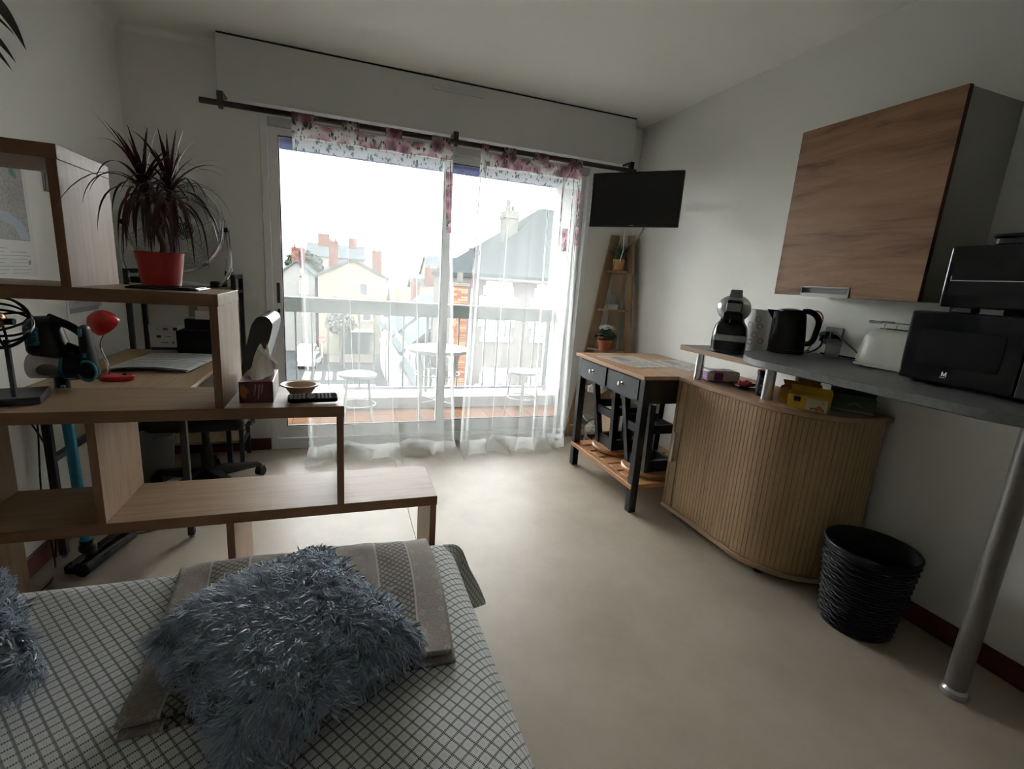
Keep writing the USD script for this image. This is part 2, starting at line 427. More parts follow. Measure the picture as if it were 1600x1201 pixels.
def checked_cloth(name, base, ink, pitch, ang, thread=0.0, alt=None):
    """woven cloth with a windowpane check of dashed stitches, in the cloth's own uv (metres)"""
    N = {'uv': ('texture_coordinate', {}), 'mp': ('mapping', {'rotation': (0, 0, ang), 'scale': (1 / pitch, 1 / pitch, 1)}),
         's': ('separate_xyz', {}), 'p': ('principled_bsdf', {'roughness': 0.9, 'sheen_weight': 0.15})}
    L = [('uv.UV', 'mp.vector'), ('mp.vector', 's.vector')]
    def M(n, op, a, b=None, c=None):
        N[n] = ('math', {'math_type': op, **({} if isinstance(a, str) else {'value1': a}), **({} if b is None or isinstance(b, str) else {'value2': b}), **({} if c is None else {'value3': c})})
        if isinstance(a, str): L.append((a, f'{n}.value1'))
        if isinstance(b, str): L.append((b, f'{n}.value2'))
        return f'{n}.value'
    lines = []
    for k, o in (('x', 'y'), ('y', 'x')):
        f = M('fr' + k, 'fraction', 's.' + k)
        d = M('d' + k, 'absolute', M('c' + k, 'subtract', f, 0.5))
        wide = M('w' + k, 'less_than', d, 0.112)
        core = M('k' + k, 'less_than', d, 0.028)
        q = M('q' + k, 'fraction', M('qm' + k, 'multiply', 's.' + o, 6.0))
        dash = M('da' + k, 'less_than', q, 0.58)
        side = M('sd' + k, 'multiply', wide, dash)
        lines.append((M('ml' + k, 'multiply', M('mx' + k, 'maximum', side, M('cq' + k, 'multiply', core, 0.55)), 0.92), f))
    both = M('both', 'maximum', lines[0][0], lines[1][0])
    # four small dots in the middle of each square
    ax = M('ax', 'absolute', M('a1', 'subtract', M('a2', 'absolute', M('a3', 'subtract', M('a4', 'fraction', M('a5', 'add', 's.x', 0.5)), 0.5)), 0.08))
    ay = M('ay', 'absolute', M('b1', 'subtract', M('b2', 'absolute', M('b3', 'subtract', M('b4', 'fraction', M('b5', 'add', 's.y', 0.5)), 0.5)), 0.08))
    dots = M('dots', 'multiply', M('dtx', 'less_than', ax, 0.03), M('dty', 'less_than', ay, 0.03))
    allm = M('all', 'maximum', both, M('dm', 'multiply', dots, 0.6))
    N['n'] = ('noise_texture', {'scale': 500.0, 'detail': 2.0}); N['bp'] = ('bump', {'strength': 0.25, 'distance': 0.001})
    N['mix'] = ('mix', {'color1': base, 'color2': ink})
    L.extend([('uv.UV', 'n.vector'), ('n.fac', 'bp.height'), ('bp.normal', 'p.normal'), (allm, 'mix.fac'), ('mix.color', 'p.base_color')])
    MATS[name] = usdkit.material(stage, f'/World/Looks/{name}', N, L, surface='p.BSDF')

checked_cloth('bed_cloth', (0.72, 0.735, 0.72), (0.020, 0.022, 0.040), 0.0195, math.radians(-36))

# taupe throw: plain bands, two bands of diamond lattice between white lines, tiny white diamonds
N = {'uv': ('texture_coordinate', {}), 's': ('separate_xyz', {}), 'p': ('principled_bsdf', {'roughness': 0.95, 'sheen_weight': 0.3})}
L = [('uv.UV', 's.vector')]
def M(n, op, a, b=None):
    N[n] = ('math', {'math_type': op, **({} if isinstance(a, str) else {'value1': a}), **({} if b is None or isinstance(b, str) else {'value2': b})})
    if isinstance(a, str): L.append((a, f'{n}.value1'))
    if isinstance(b, str): L.append((b, f'{n}.value2'))
    return f'{n}.value'
ax = M('ax', 'absolute', 's.x')                       # u measured from the throw's middle
inband = M('ib', 'less_than', M('ib1', 'absolute', M('ib0', 'subtract', ax, 0.195)), 0.040)
edgel = M('el', 'less_than', M('e2', 'absolute', M('e1', 'subtract', M('e0', 'absolute', M('e00', 'subtract', ax, 0.195)), 0.043)), 0.0022)
p1 = M('p1', 'less_than', M('p1d', 'absolute', M('p1c', 'subtract', M('p1b', 'fraction', M('p1a', 'multiply', M('pa', 'add', 's.x', 's.y'), 52.0)), 0.5)), 0.13)
p2 = M('p2', 'less_than', M('p2d', 'absolute', M('p2c', 'subtract', M('p2b', 'fraction', M('p2a', 'multiply', M('pb', 'subtract', 's.x', 's.y'), 52.0)), 0.5)), 0.13)
lat = M('lat', 'multiply', M('lm', 'maximum', p1, p2), inband)
fx = M('fx', 'absolute', M('f1', 'subtract', M('f0', 'fraction', M('fm', 'multiply', 's.x', 22.0)), 0.5))
fy = M('fy', 'absolute', M('g1', 'subtract', M('g0', 'fraction', M('gm', 'multiply', 's.y', 16.0)), 0.5))
dsum = M('ds', 'add', fx, fy)
ring = M('ring', 'less_than', M('r1', 'absolute', M('r0', 'subtract', dsum, 0.13)), 0.05)
motif = M('mo', 'multiply', M('mo1', 'multiply', ring, M('nb', 'subtract', 1.0, inband)), 0.5)
N['n'] = ('noise_texture', {'scale': 160.0, 'detail': 4.0}); N['bp'] = ('bump', {'strength': 0.4, 'distance': 0.001})
N['base'] = ('rgb_ramp', {'ramp': [(0.3, (0.21, 0.175, 0.145)), (0.7, (0.31, 0.265, 0.225))]})
N['m1'] = ('mix', {'color2': (0.045, 0.040, 0.040)}); N['m2'] = ('mix', {'color2': (0.42, 0.39, 0.36)})
L += [('uv.UV', 'n.vector'), ('n.fac', 'base.fac'), ('n.fac', 'bp.height'), ('bp.normal', 'p.normal'), ('base.color', 'm1.color1'), (lat, 'm1.fac'), ('m1.color', 'm2.color1'),
      (M('wl', 'maximum', edgel, motif), 'm2.fac'), ('m2.color', 'p.base_color')]
MATS['throw_cloth'] = usdkit.material(stage, '/World/Looks/throw_cloth', N, L, surface='p.BSDF')

# sheer curtain: voile with a printed border of roses at the top; object coordinates, metres
def voile(name, opacity, printed):
    N = {'tc': ('texture_coordinate', {}), 'mp': ('mapping', {'scale': (1, 0.0, 1)}), 'tr': ('transparent_bsdf', {}),
         'tl': ('translucent_bsdf', {}), 'df': ('diffuse_bsdf', {}), 'md': ('mix_closure', {'fac': 0.25}), 'mo': ('mix_closure', {'fac': opacity})}
    L = [('tc.object', 'mp.vector'), ('tl.BSDF', 'md.closure1'), ('df.BSDF', 'md.closure2'), ('tr.BSDF', 'mo.closure1'), ('md.closure', 'mo.closure2')]
    cloth = (0.76, 0.78, 0.77)
    if printed:
        N['v'] = ('voronoi_texture', {'scale': 11.5, 'randomness': 0.6}); N['rose'] = ('rgb_ramp', {'ramp': [(0.0, (0.07, 0.02, 0.05)), (0.14, (0.17, 0.06, 0.11)), (0.34, (0.36, 0.17, 0.22)), (0.52, (0.50, 0.33, 0.36)), (0.62, (0.60, 0.575, 0.55))]})
        N['v2'] = ('voronoi_texture', {'scale': 40.0, 'randomness': 1.0}); N['leaf'] = ('rgb_ramp', {'ramp': [(0.0, (1, 1, 1)), (0.40, (1, 1, 1)), (0.46, (0, 0, 0))]})
        N['n'] = ('noise_texture', {'scale': 24.0, 'detail': 2.0}); N['sel'] = ('rgb_ramp', {'ramp': [(0.46, (0, 0, 0)), (0.50, (1, 1, 1))]})
        N['mp2'] = ('mapping', {'scale': (1.7, 0.0, 0.8), 'rotation': (0, 0.7, 0)})
        N['wn'] = ('noise_texture', {'scale': 30.0, 'detail': 2.0}); N['wa'] = ('mix_vector', {'fac': 0.035})
        N['lm'] = ('mix', {'mix_type': 'multiply', 'fac': 1.0}); N['mx'] = ('mix', {'color2': (0.06, 0.10, 0.06) if printed == 1 else (0.20, 0.28, 0.22)})
        L += [('mp.vector', 'wn.vector'), ('mp.vector', 'wa.a'), ('wn.color', 'wa.b'), ('wa.result', 'v.vector'), ('tc.object', 'mp2.vector'), ('mp2.vector', 'v2.vector'), ('mp.vector', 'n.vector'), ('v2.distance', 'leaf.fac'), ('n.fac', 'sel.fac'),
              ('leaf.color', 'lm.color1'), ('sel.color', 'lm.color2'), ('lm.color', 'mx.fac')]
        if printed == 1:
            L += [('v.distance', 'rose.fac'), ('rose.color', 'mx.color1')]
        else:
            N['mx'][1]['color1'] = cloth
        L += [('mx.color', 'tl.color'), ('mx.color', 'df.color')]
    else:
        N['tl'][1]['color'] = cloth; N['df'][1]['color'] = cloth
    MATS[name] = usdkit.material(stage, f'/World/Looks/{name}', N, L, surface='mo.closure')
voile('voile', 0.22, 0)
voile('voile_border', 0.85, 1)
voile('voile_leaves', 0.55, 2)
voile('voile_hem', 0.66, 0)
voile('voile_pleat', 0.40, 0)

# long-pile plush: tips paler than roots come from the fibre itself
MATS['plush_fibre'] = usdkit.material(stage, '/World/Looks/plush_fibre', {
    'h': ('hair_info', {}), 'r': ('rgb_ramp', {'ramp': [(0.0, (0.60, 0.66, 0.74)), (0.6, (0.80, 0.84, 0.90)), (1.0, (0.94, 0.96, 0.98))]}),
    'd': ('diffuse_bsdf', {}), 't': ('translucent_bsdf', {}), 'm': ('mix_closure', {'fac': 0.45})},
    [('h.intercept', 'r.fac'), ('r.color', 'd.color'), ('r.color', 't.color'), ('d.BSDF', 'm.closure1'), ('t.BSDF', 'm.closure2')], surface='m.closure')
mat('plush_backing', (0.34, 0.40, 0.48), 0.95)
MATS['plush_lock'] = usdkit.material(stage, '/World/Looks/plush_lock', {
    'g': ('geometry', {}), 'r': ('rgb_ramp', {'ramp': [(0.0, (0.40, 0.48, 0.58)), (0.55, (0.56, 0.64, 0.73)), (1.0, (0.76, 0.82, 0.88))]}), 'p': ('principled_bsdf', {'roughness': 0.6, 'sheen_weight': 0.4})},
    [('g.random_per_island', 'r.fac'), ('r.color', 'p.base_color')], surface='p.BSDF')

MATS['frosted'] = usdkit.material(stage, '/World/Looks/frosted', {
    't': ('transparent_bsdf', {'color': (0.9, 0.9, 0.9)}), 'g': ('principled_bsdf', {'base_color': (0.40, 0.40, 0.40), 'roughness': 0.2}),
    'm': ('mix_closure', {'fac': 0.40})}, [('t.BSDF', 'm.closure1'), ('g.BSDF', 'm.closure2')], surface='m.closure')
# ---------------------------------------------------------------- the room
XL, XR, YB, YF, H = -1.1725, 2.223, -3.2, 3.54, 2.5
FX0, FX1, WTOP = -0.478, 1.838, 2.15            # window opening in the wall
fl = thing('floor', kind='structure')
part(fl, 'vinyl_sheet', cb(XL, YB, -0.03, 0.3305, YF, 0.0, 0.0012), 'vinyl')
part(fl, 'vinyl_sheet', cb(0.3315, YB, -0.03, XR, YF, 0.0, 0.0012), 'vinyl')
single('floor_slab', cb(XL - .2, YB - .2, -0.25, XR + .2, YF + .22, -0.031, 0), 'facade_white', kind='structure')
single('ceiling', cb(XL - .2, YB - .2, H, XR + .2, YF + .22, H + .2, 0), 'ceiling_paint', kind='structure')
single('wall_left', cb(XL - .2, YB - .2, 0, XL, YF + .22, H, 0), 'wall_paint', kind='structure')
single('wall_right', cb(XR, YB - .2, 0, XR + .2, YF + .22, H, 0), 'wall_paint', kind='structure')
single('wall_front', cb(XL, YB - .2, 0, XR, YB, H, 0), 'wall_paint', kind='structure')
wb = thing('wall_back', kind='structure')
part(wb, 'wall_panel', cb(XL, YF, 0, FX0, YF + .22, H, 0), 'wall_paint')
part(wb, 'wall_panel', cb(FX1, YF, 0, XR, YF + .22, H, 0), 'wall_paint')
part(wb, 'lintel', cb(FX0, YF, WTOP, FX1, YF + .22, H, 0), 'wall_paint')
# soft coving where wall and ceiling meet
def cove(x0, x1, along_y=None, r=0.035, side=1):
    a = np.linspace(0, PI / 2, 7)
    if along_y is None:      # along the window wall
        prof = [(YF, H - r)] + [(YF - r + r * math.cos(t), H - r + r * math.sin(t)) for t in a] + [(YF, H)]
        return prism_x(Polygon(prof).buffer(0), x0, x1)
    xw = x0
    prof = [(xw, H - r)] + [(xw + side * (r - r * math.cos(t)), H - r + r * math.sin(t)) for t in a] + [(xw, H)]
    return prism_y(Polygon(prof).buffer(0), along_y[0], along_y[1])
single('trim_1', cove(XL + .001, -0.66), 'ceiling_paint', kind='structure')
single('trim_2', cove(XL, 0, (YB, YF), 0.05), 'ceiling_paint', kind='structure')
# baseboards
def base(name, m):
    single(name, m, 'baseboard_red', kind='structure')
base('baseboard_right', cb(XR - .012, YB, 0, XR, YF - .012, 0.085, 0.003))
base('baseboard_left', cb(XL, YB, 0, XL + .012, YF - .012, 0.085, 0.003))
base('baseboard_back', cb(XL + .012, YF - .012, 0, FX0, YF, 0.085, 0.003))

# the sliding window
w = thing('window_1', kind='structure', loc=(0, 0, 0))
part(w, 'outer_frame', cb(FX0, YF - .006, 0, FX0 + .045, YF + .16, WTOP, .003), 'aluminium')
part(w, 'outer_frame', cb(FX1 - .045, YF - .006, 0, FX1, YF + .16, WTOP, .003), 'aluminium')
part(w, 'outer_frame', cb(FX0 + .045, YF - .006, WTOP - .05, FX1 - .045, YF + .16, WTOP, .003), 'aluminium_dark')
part(w, 'threshold', cat(cb(FX0 + .045, YF - .01, 0, FX1 - .045, YF + .16, .045, .003), cb(FX0 + .045, YF - .004, .045, FX1 - .045, YF + .02, .075, .003),
                       cb(FX0 + .045, YF + .06, .045, FX1 - .045, YF + .07, .085, .002)), 'aluminium')
def sash(x0, x1, y, lock):
    z0, z1 = .078, WTOP - .05
    s = part(w, 'sash', cat(cb(x0, y, z0, x0 + .055, y + .035, z1), cb(x1 - .055, y, z0, x1, y + .035, z1),
                            cb(x0 + .055, y, z0, x1 - .055, y + .035, z0 + .08), cb(x0 + .055, y, z1 - .045, x1 - .055, y + .035, z1)), 'aluminium')
    part(s, 'gasket', cat(cb(x0 + .055, y + .006, z0 + .08, x0 + .060, y + .028, z1 - .045, 0), cb(x1 - .060, y + .006, z0 + .08, x1 - .055, y + .028, z1 - .045, 0),
                          cb(x0 + .06, y + .006, z0 + .08, x1 - .06, y + .028, z0 + .086, 0), cb(x0 + .06, y + .006, z1 - .05, x1 - .06, y + .028, z1 - .045, 0)), 'gasket')
    part(s, 'glass_pane', cb(x0 + .057, y + .014, z0 + .082, x1 - .057, y + .020, z1 - .047, 0), 'pane_glass')
    if lock:
        part(s, 'latch', cat(rbox(x0 + .020, y - .004, 1.02, x0 + .040, y + .003, 1.15, .003), cb(x0 + .027, y - .008, 1.07, x0 + .033, y - .002, 1.11)), 'dark_grey_plastic')
        part(s, 'keyhole', cat(rbox(x0 + .022, y - .003, .955, x0 + .038, y + .002, .98, .002), cyl((x0 + .03, y - .003, .93), (x0 + .03, y + .002, .93), .004, n=12)), 'gasket')
sash(FX0 + .045, 0.735, YF + .012, True)
sash(0.68, FX1 - .045, YF + .052, False)
# the shutter box over it
sb = thing('shutter_box', 'long white roller shutter box under the ceiling above the window', 'shutter box', (-.655, 3.366, 2.17))
BW = 2.712
part(sb, 'front_panel', cb(0, 0, 0, BW, .016, .318, .002), 'white_lacquer')
part(sb, 'end_panel', cb(0, .016, 0, .016, .172, .318, .002), 'white_lacquer')
part(sb, 'end_panel', cb(BW - .016, .016, 0, BW, .172, .318, .002), 'white_lacquer')
part(sb, 'bottom_panel', cb(.016, .016, .004, BW - .016, .172, .018, .002), 'white_lacquer')
part(sb, 'shadow_gap', cb(.004, .006, .318, BW - .004, .17, .3285, 0), 'dark_gap', label='dark gap under the ceiling')
part(sb, 'air_vent', cat(cb(1.20, -.008, .252, 1.535, .0, .275, .002), cb(1.205, -.010, .268, 1.53, -.006, .274, .001)), 'white_lacquer')

# curtain rod under the box
rod = thing('curtain_rod', 'dark brown curtain rod under the white shutter box', 'curtain rod', (0, 3.262, 2.108))
part(rod, 'rod', cyl((-.725, 0, 0), (2.02, 0, .0), .0155, n=16), 'rod_brown')
for x in (-.625, .685, 1.985):
    part(rod, 'bracket', cat(cb(x - .016, -.012, -.004, x + .016, .020, .060, .003), cyl((x, 0, -.028), (x, 0, .0), .012, n=12), cb(x - .016, .0, .045, x + .016, .104, .060, .003)), 'rod_brown')

# ---------------------------------------------------------------- two sheer curtains on fabric tabs
def curtain(name, label, x0, x1, tabs, xb0, xb1, seed, folds, pleats):
    t = thing(name, label, 'curtain', (0, 3.262, 0))
    r = np.random.default_rng(seed)
    ph = r.uniform(0, 6, 6)
    def xy(s, z):
        k = np.clip((2.09 - z) / 2.09, 0, 1)
        x = (x0 + (x1 - x0) * s) * (1 - k) + (xb0 + (xb1 - xb0) * s) * k
        y = .012 * np.sin(9 * s * PI + ph[0]) + .010 * k * np.sin(15 * s * PI + ph[1]) + .045 * k * np.sin(4.2 * s * PI + ph[2]) * k + .02 * k
        for f, a in folds:       # sharp hanging pleats
            d = (s - f) / .018
            y = y + a * np.exp(-d * d) * (0.4 + .6 * k) ; x = x + .012 * d * np.exp(-d * d) * -1
        return x, y
    S = np.linspace(0, 1, 150)
    def panel(zs, lift=0.0):
        P = np.zeros((len(zs), len(S), 3))
        for i, z in enumerate(zs):
            x, y = xy(S, np.full_like(S, z)); P[i] = np.stack([x, y + lift, np.full_like(S, z)], 1)
        return P
    part(t, 'voile', grid(panel(np.linspace(1.925, .10, 40))), 'voile', smooth=True, label='plain white see-through voile')
    part(t, 'leaf_border', grid(panel(np.linspace(1.996, 1.925, 4))), 'voile_leaves', smooth=True, label='see-through border with grey green leaves')
    part(t, 'rose_border', grid(panel(np.linspace(2.072, 1.996, 5))), 'voile_border', smooth=True, label='border printed with pink roses')
    # printed strips down the two selvedges
    for a, b, low in ((0.0, .014, 1.2), (.958, 1.0, 1.55)):
        Q = []
        for z in np.linspace(1.925, low, 16):
            s = np.linspace(a, b, 4); x, y = xy(s, np.full_like(s, z)); Q.append(np.stack([x, y - .002, np.full_like(s, z)], 1))
        part(t, 'selvedge', grid(np.array(Q)), 'voile_border', smooth=True)
    if seed == 5:                # one printed rose low down by the right selvedge
        Q = []
        for z in np.linspace(1.66, 1.50, 8):
            s = np.linspace(.83, .88, 6); x, y = xy(s, np.full_like(s, z)); Q.append(np.stack([x, y - .003, np.full_like(s, z)], 1))
        part(t, 'printed_rose', grid(np.array(Q)), 'voile_border', smooth=True)
    # the hem lies on the floor in soft heaps
    P = []
    for i, q in enumerate(np.linspace(0, 1, 14)):
        x, y = xy(S, np.full_like(S, .10 * (1 - q) ** 1.0))
        amp = .055 + .05 * np.sin(5.2 * S * PI + ph[3]) + .03 * np.sin(11 * S * PI + ph[4])
        out = -np.clip(amp, .0, .2) * q ** 1.5 * 1.3
        nz = meshkit.fbm(np.stack([S * 9 + seed, np.full_like(S, q * 2.2), 0 * S], -1), 3, seed)
        z = .10 * (1 - q) ** 1.8 + .006 + .075 * np.clip(nz - .42, 0, 1) * np.sin(q * PI) ** .7
        P.append(np.stack([x + .03 * np.sin(9 * S * PI + ph[2]) * q, y + out, np.maximum(z, .004)], 1))
    part(t, 'hem', grid(np.array(P)), 'voile_hem', smooth=True, label='hem heaped on the floor')
    for f, wdt_ in pleats:       # where the voile doubles back on itself
        Q = []
        for z in np.linspace(1.99, .03, 40):
            s = f + np.linspace(-wdt_, wdt_, 3); x, y = xy(s, np.full_like(s, z)); Q.append(np.stack([x, y - .004, np.full_like(s, z)], 1))
        part(t, 'pleat', grid(np.array(Q)), 'voile_pleat', smooth=True, label='doubled pleat')
        Q = [q[:, :] * 1.0 for q in Q[:13]]
        for k, q in enumerate(Q): q[0], q[2] = q[1] + (q[0] - q[1]) * .5 * (1 - k / 16), q[1] + (q[2] - q[1]) * .5 * (1 - k / 16); q[:, 1] -= .002
        part(t, 'pleat_print', grid(np.array(Q)), 'voile_border', smooth=True, label='printed upper end of a pleat')
    for c, wdt in tabs:          # a band looped over the rod, back and front
        prof = [(-.021, 2.060)] + [(.0185 * math.cos(a) * -1, 2.108 + .0185 * math.sin(a)) for a in np.linspace(0, PI, 9)] + [(.021, 2.060)]
        Q = np.array([[(c - wdt / 2 + wdt * k / 4 + .003 * math.sin(k * 2 + c * 9), y, z) for k in range(5)] for y, z in prof])
        part(t, 'tab', grid(Q), 'voile_border', smooth=True, label='printed tab looped over the rod')
    return t
curtain('curtain', 'left sheer voile curtain with a rose-printed top, pooling on the floor', -.275, .663, [(-.212, .115), (.045, .10), (.300, .10), (.590, .115)], -.215, .765, 3, [(.60, -.022), (.05, -.018), (.93, .02)], [(.018, .006), (.745, .003), (.30, .002), (.56, .002), (.985, .008)])
curtain('curtain', 'right sheer voile curtain with a rose-printed top, beside the television', .851, 1.600, [(.877, .05), (1.05, .09), (1.275, .10), (1.535, .10)], .80, 1.66, 5, [(.08, -.025), (.24, -.018), (.52, -.02), (.82, -.022)], [(.012, .010), (.055, .008), (.30, .006), (.66, .008), (.80, .010), (.90, .012), (.97, .014)])
# ---------------------------------------------------------------- the balcony
BY0, BY1 = 3.76, 4.86
bf = thing('balcony_floor', 'terracotta tiled balcony floor outside the sliding window', 'floor', kind='structure')
part(bf, 'slab', cb(-.75, BY0, -.25, 2.35, BY1 + .12, -.022, 0), 'tile_grout')
for i in range(13):
    for j in range(4):
        x, y = -.62 + i * .215, BY0 + .012 + j * .20
        part(bf, 'tile', cb(x, y, -.03, x + .211, y + .196, -.012 + .0008 * ((i * 7 + j * 3) % 3), .002), 'balcony_tile', smooth=False)
single('balcony_kerb', cb(-.595, 4.57, -.02, 2.125, BY1 + .1, .10, .006), 'white_paint_out', 'low white painted kerb under the balcony railing', 'kerb')
rl = thing('balcony_railing', 'white balcony railing with a wide flat top board and slim bars', 'railing', (0, 4.75, 0))
part(rl, 'top_board', cb(-.595, -.03, .865, 2.125, .03, .985, .004), 'rail_paint')
part(rl, 'cap', cb(-.595, -.045, .985, 2.125, .045, 1.0, .003), 'white_paint_out')
part(rl, 'bottom_bar', cb(-.595, -.012, .135, 2.125, .012, .165, .002), 'white_paint_out')
for k in range(20):
    x = -.545 + .1375 * k
    part(rl, 'baluster', cb(x - .008, -.008, .165, x + .008, .008, .87, .002), 'rail_paint', smooth=False)
for x in (-.54, .79, 2.1): part(rl, 'post', cb(x - .015, .014, .098, x + .015, .044, .868, .002), 'rail_paint')
single('balcony_side_wall', cb(2.13, BY0, -.02, 2.33, BY1 + .1, 2.45, .005), 'stucco_white', 'rough white stucco wall closing the right end of the balcony', 'wall')
single('balcony_side_wall', cb(-.76, BY0, -.02, -.60, BY1 + .1, 2.45, .005), 'stucco_white', 'rough white stucco wall closing the left end of the balcony', 'wall')
up = thing('upper_balcony', 'underside of the balcony above with a lilac grey front beam', 'balcony', (0, 0, 0))
part(up, 'slab', cb(-.595, BY0 + .002, 2.42, 2.125, BY1 + .1, 2.6, .004), 'white_paint_out')
part(up, 'front_beam', cb(-.595, 4.70, 2.255, 2.125, BY1 + .1, 2.42, .004), 'lilac_beam')
single('facade_block', cat(cb(-6, YF + .0, -9.2, XL - .2, BY0, 5, 0), cb(XR + .2, YF + .0, -9.2, 6, BY0, 5, 0)), 'facade_white', kind='structure')

# bistro table and two stools
def leg_curve(a, r0, r1, z0, z1, bow=.02):
    pts = []
    for s in np.linspace(0, 1, 8):
        r = r0 + (r1 - r0) * s + bow * math.sin(s * PI)
        pts.append((r * math.cos(a), r * math.sin(a), z0 + (z1 - z0) * s))
    return pts
tb = thing('bistro_table', 'round white metal bistro table on the balcony between the two stools', 'table', (.80, 4.22, -.012))
part(tb, 'tabletop', lathe([(0, .655), (.272, .655), (.280, .650), (.280, .625), (.274, .622), (.27, .640), (0, .645)], 40), 'garden_metal')
for a in (0.6, 2.17, 3.74, 5.31): part(tb, 'leg', tube(leg_curve(a, .255, .24, .64, 0, -.05), .013, 8), 'garden_metal')
ringp = [(.20 * math.cos(a), .20 * math.sin(a), .42) for a in np.linspace(0, 2 * PI, 28, endpoint=False)]
part(tb, 'brace_ring', tube(ringp, .006, 6, True), 'garden_metal')
part(tb, 'brace', cat(tube([(.20 * math.cos(.6), .20 * math.sin(.6), .17), (-.2 * math.cos(.6), -.2 * math.sin(.6), .17)], .006, 6), tube([(.2 * math.cos(2.17), .2 * math.sin(2.17), .17), (-.2 * math.cos(2.17), -.2 * math.sin(2.17), .17)], .006, 6)), 'garden_metal')
def bistro_stool():
    s = thing('bistro_stool', 'round white metal stool left of the bistro table on the balcony', 'stool', (.112, 4.03, -.012), group='white balcony stools')
    part(s, 'seat', lathe([(0, .458), (.140, .458), (.148, .453), (.148, .432), (.142, .430), (.138, .445), (0, .448)], 32), 'garden_metal')
    for a in (.79, 2.36, 3.93, 5.5): part(s, 'leg', tube([(.115 * math.cos(a), .115 * math.sin(a), .44), (.165 * math.cos(a), .165 * math.sin(a), 0)], .009, 8), 'garden_metal')
    part(s, 'brace_ring', tube([(.142 * math.cos(a), .142 * math.sin(a), .2) for a in np.linspace(0, 2 * PI, 24, endpoint=False)], .005, 6, True), 'garden_metal')
    return s
s0 = bistro_stool()
copy_of(s0, 'round white metal stool right of the bistro table on the balcony', (1.62, 4.17, -.012), 20, 'stool', 'white balcony stools')

# ---------------------------------------------------------------- the town below (street level 9 m under the flat)
GZ = -8.3
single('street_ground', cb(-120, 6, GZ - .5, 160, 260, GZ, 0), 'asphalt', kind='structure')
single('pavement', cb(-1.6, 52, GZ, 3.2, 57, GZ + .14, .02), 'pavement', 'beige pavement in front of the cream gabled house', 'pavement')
zc = thing('zebra_crossing', 'white zebra crossing stripes on the street below the balcony', 'road marking')
for k in range(6): part(zc, 'stripe', cb(-3.4 + k * .95, 44.0, GZ, -2.85 + k * .95, 47.5, GZ + .012, 0), 'road_white', smooth=False)
single('stop_line', cb(-3.2, 41.5, GZ, 2.6, 42.1, GZ + .012, 0), 'road_white', 'broad white stop line across the street before the crossing', 'road marking')

def gable_x(name, label, x0, x1, y0, y1, ze, zr, wallm, roofm, wins=(), chims=(), ov=.25, ridge=None, door=None, winm='window_dark', surround=None, cat_='house'):
    """a house whose gable faces the flat (ridge runs away from it)"""
    xr = (x0 + x1) / 2 if ridge is None else ridge
    t = thing(name, label, cat_, (0, 0, 0))
    part(t, 'wall', prism_y([(x0, GZ), (x1, GZ), (x1, ze), (xr, zr), (x0, ze)], y0, y1), wallm, smooth=False)
    for a, b in ((x0, 1), (x1, -1)):
        dx, dz = xr - a, zr - ze
        e = ov / math.hypot(dx, dz)
        p = [(a - dx * e, ze - dz * e), (xr, zr), (xr, zr + .22), (a - dx * e, ze - dz * e + .22)]
        part(t, 'roof', prism_y(p, y0 - ov, y1 + ov), roofm, smooth=False)
    for (x, z, ww, hh) in wins:
        f = part(t, 'window', cat(cb(x - ww / 2 - .08, y0 - .05, z - .1, x + ww / 2 + .08, y0 + .05, z, 0), cb(x - ww / 2 - .08, y0 - .05, z, x - ww / 2, y0 + .05, z + hh, 0), cb(x + ww / 2, y0 - .05, z, x + ww / 2 + .08, y0 + .05, z + hh, 0), cb(x - ww / 2 - .08, y0 - .05, z + hh, x + ww / 2 + .08, y0 + .05, z + hh + .1, 0)), 'stone_white', smooth=False)
        part(f, 'pane', cb(x - ww / 2, y0 - .03, z, x + ww / 2, y0 + .01, z + hh, 0), winm, smooth=False)
    for (x, y, z0, z1, ww, m) in chims:
        c = part(t, 'chimney', cat(cb(x - ww / 2, y - .4, z0, x + ww / 2, y + .4, z1, 0), cb(x - ww / 2 - .06, y - .46, z1 - .25, x + ww / 2 + .06, y + .46, z1 - .1, 0)), m, smooth=False)
        part(c, 'chimney_pot', cat(*[cyl((x + d, y, z1 - .1), (x + d, y, z1 + .35), .13, .10, 10) for d in (-ww * .27, ww * .27)]), 'tile_orange')
    if door:
        x, ww, hh = door
        d = part(t, 'garage_door', cb(x - ww / 2, y0 - .06, GZ + .14, x + ww / 2, y0 + .02, GZ + hh, 0), 'window_dark', smooth=False)
        part(d, 'canopy', cb(x - ww / 2 - .4, y0 - .9, GZ + hh + .1, x + ww / 2 + .4, y0, GZ + hh + .35, 0), 'stone_white', smooth=False)
    return t

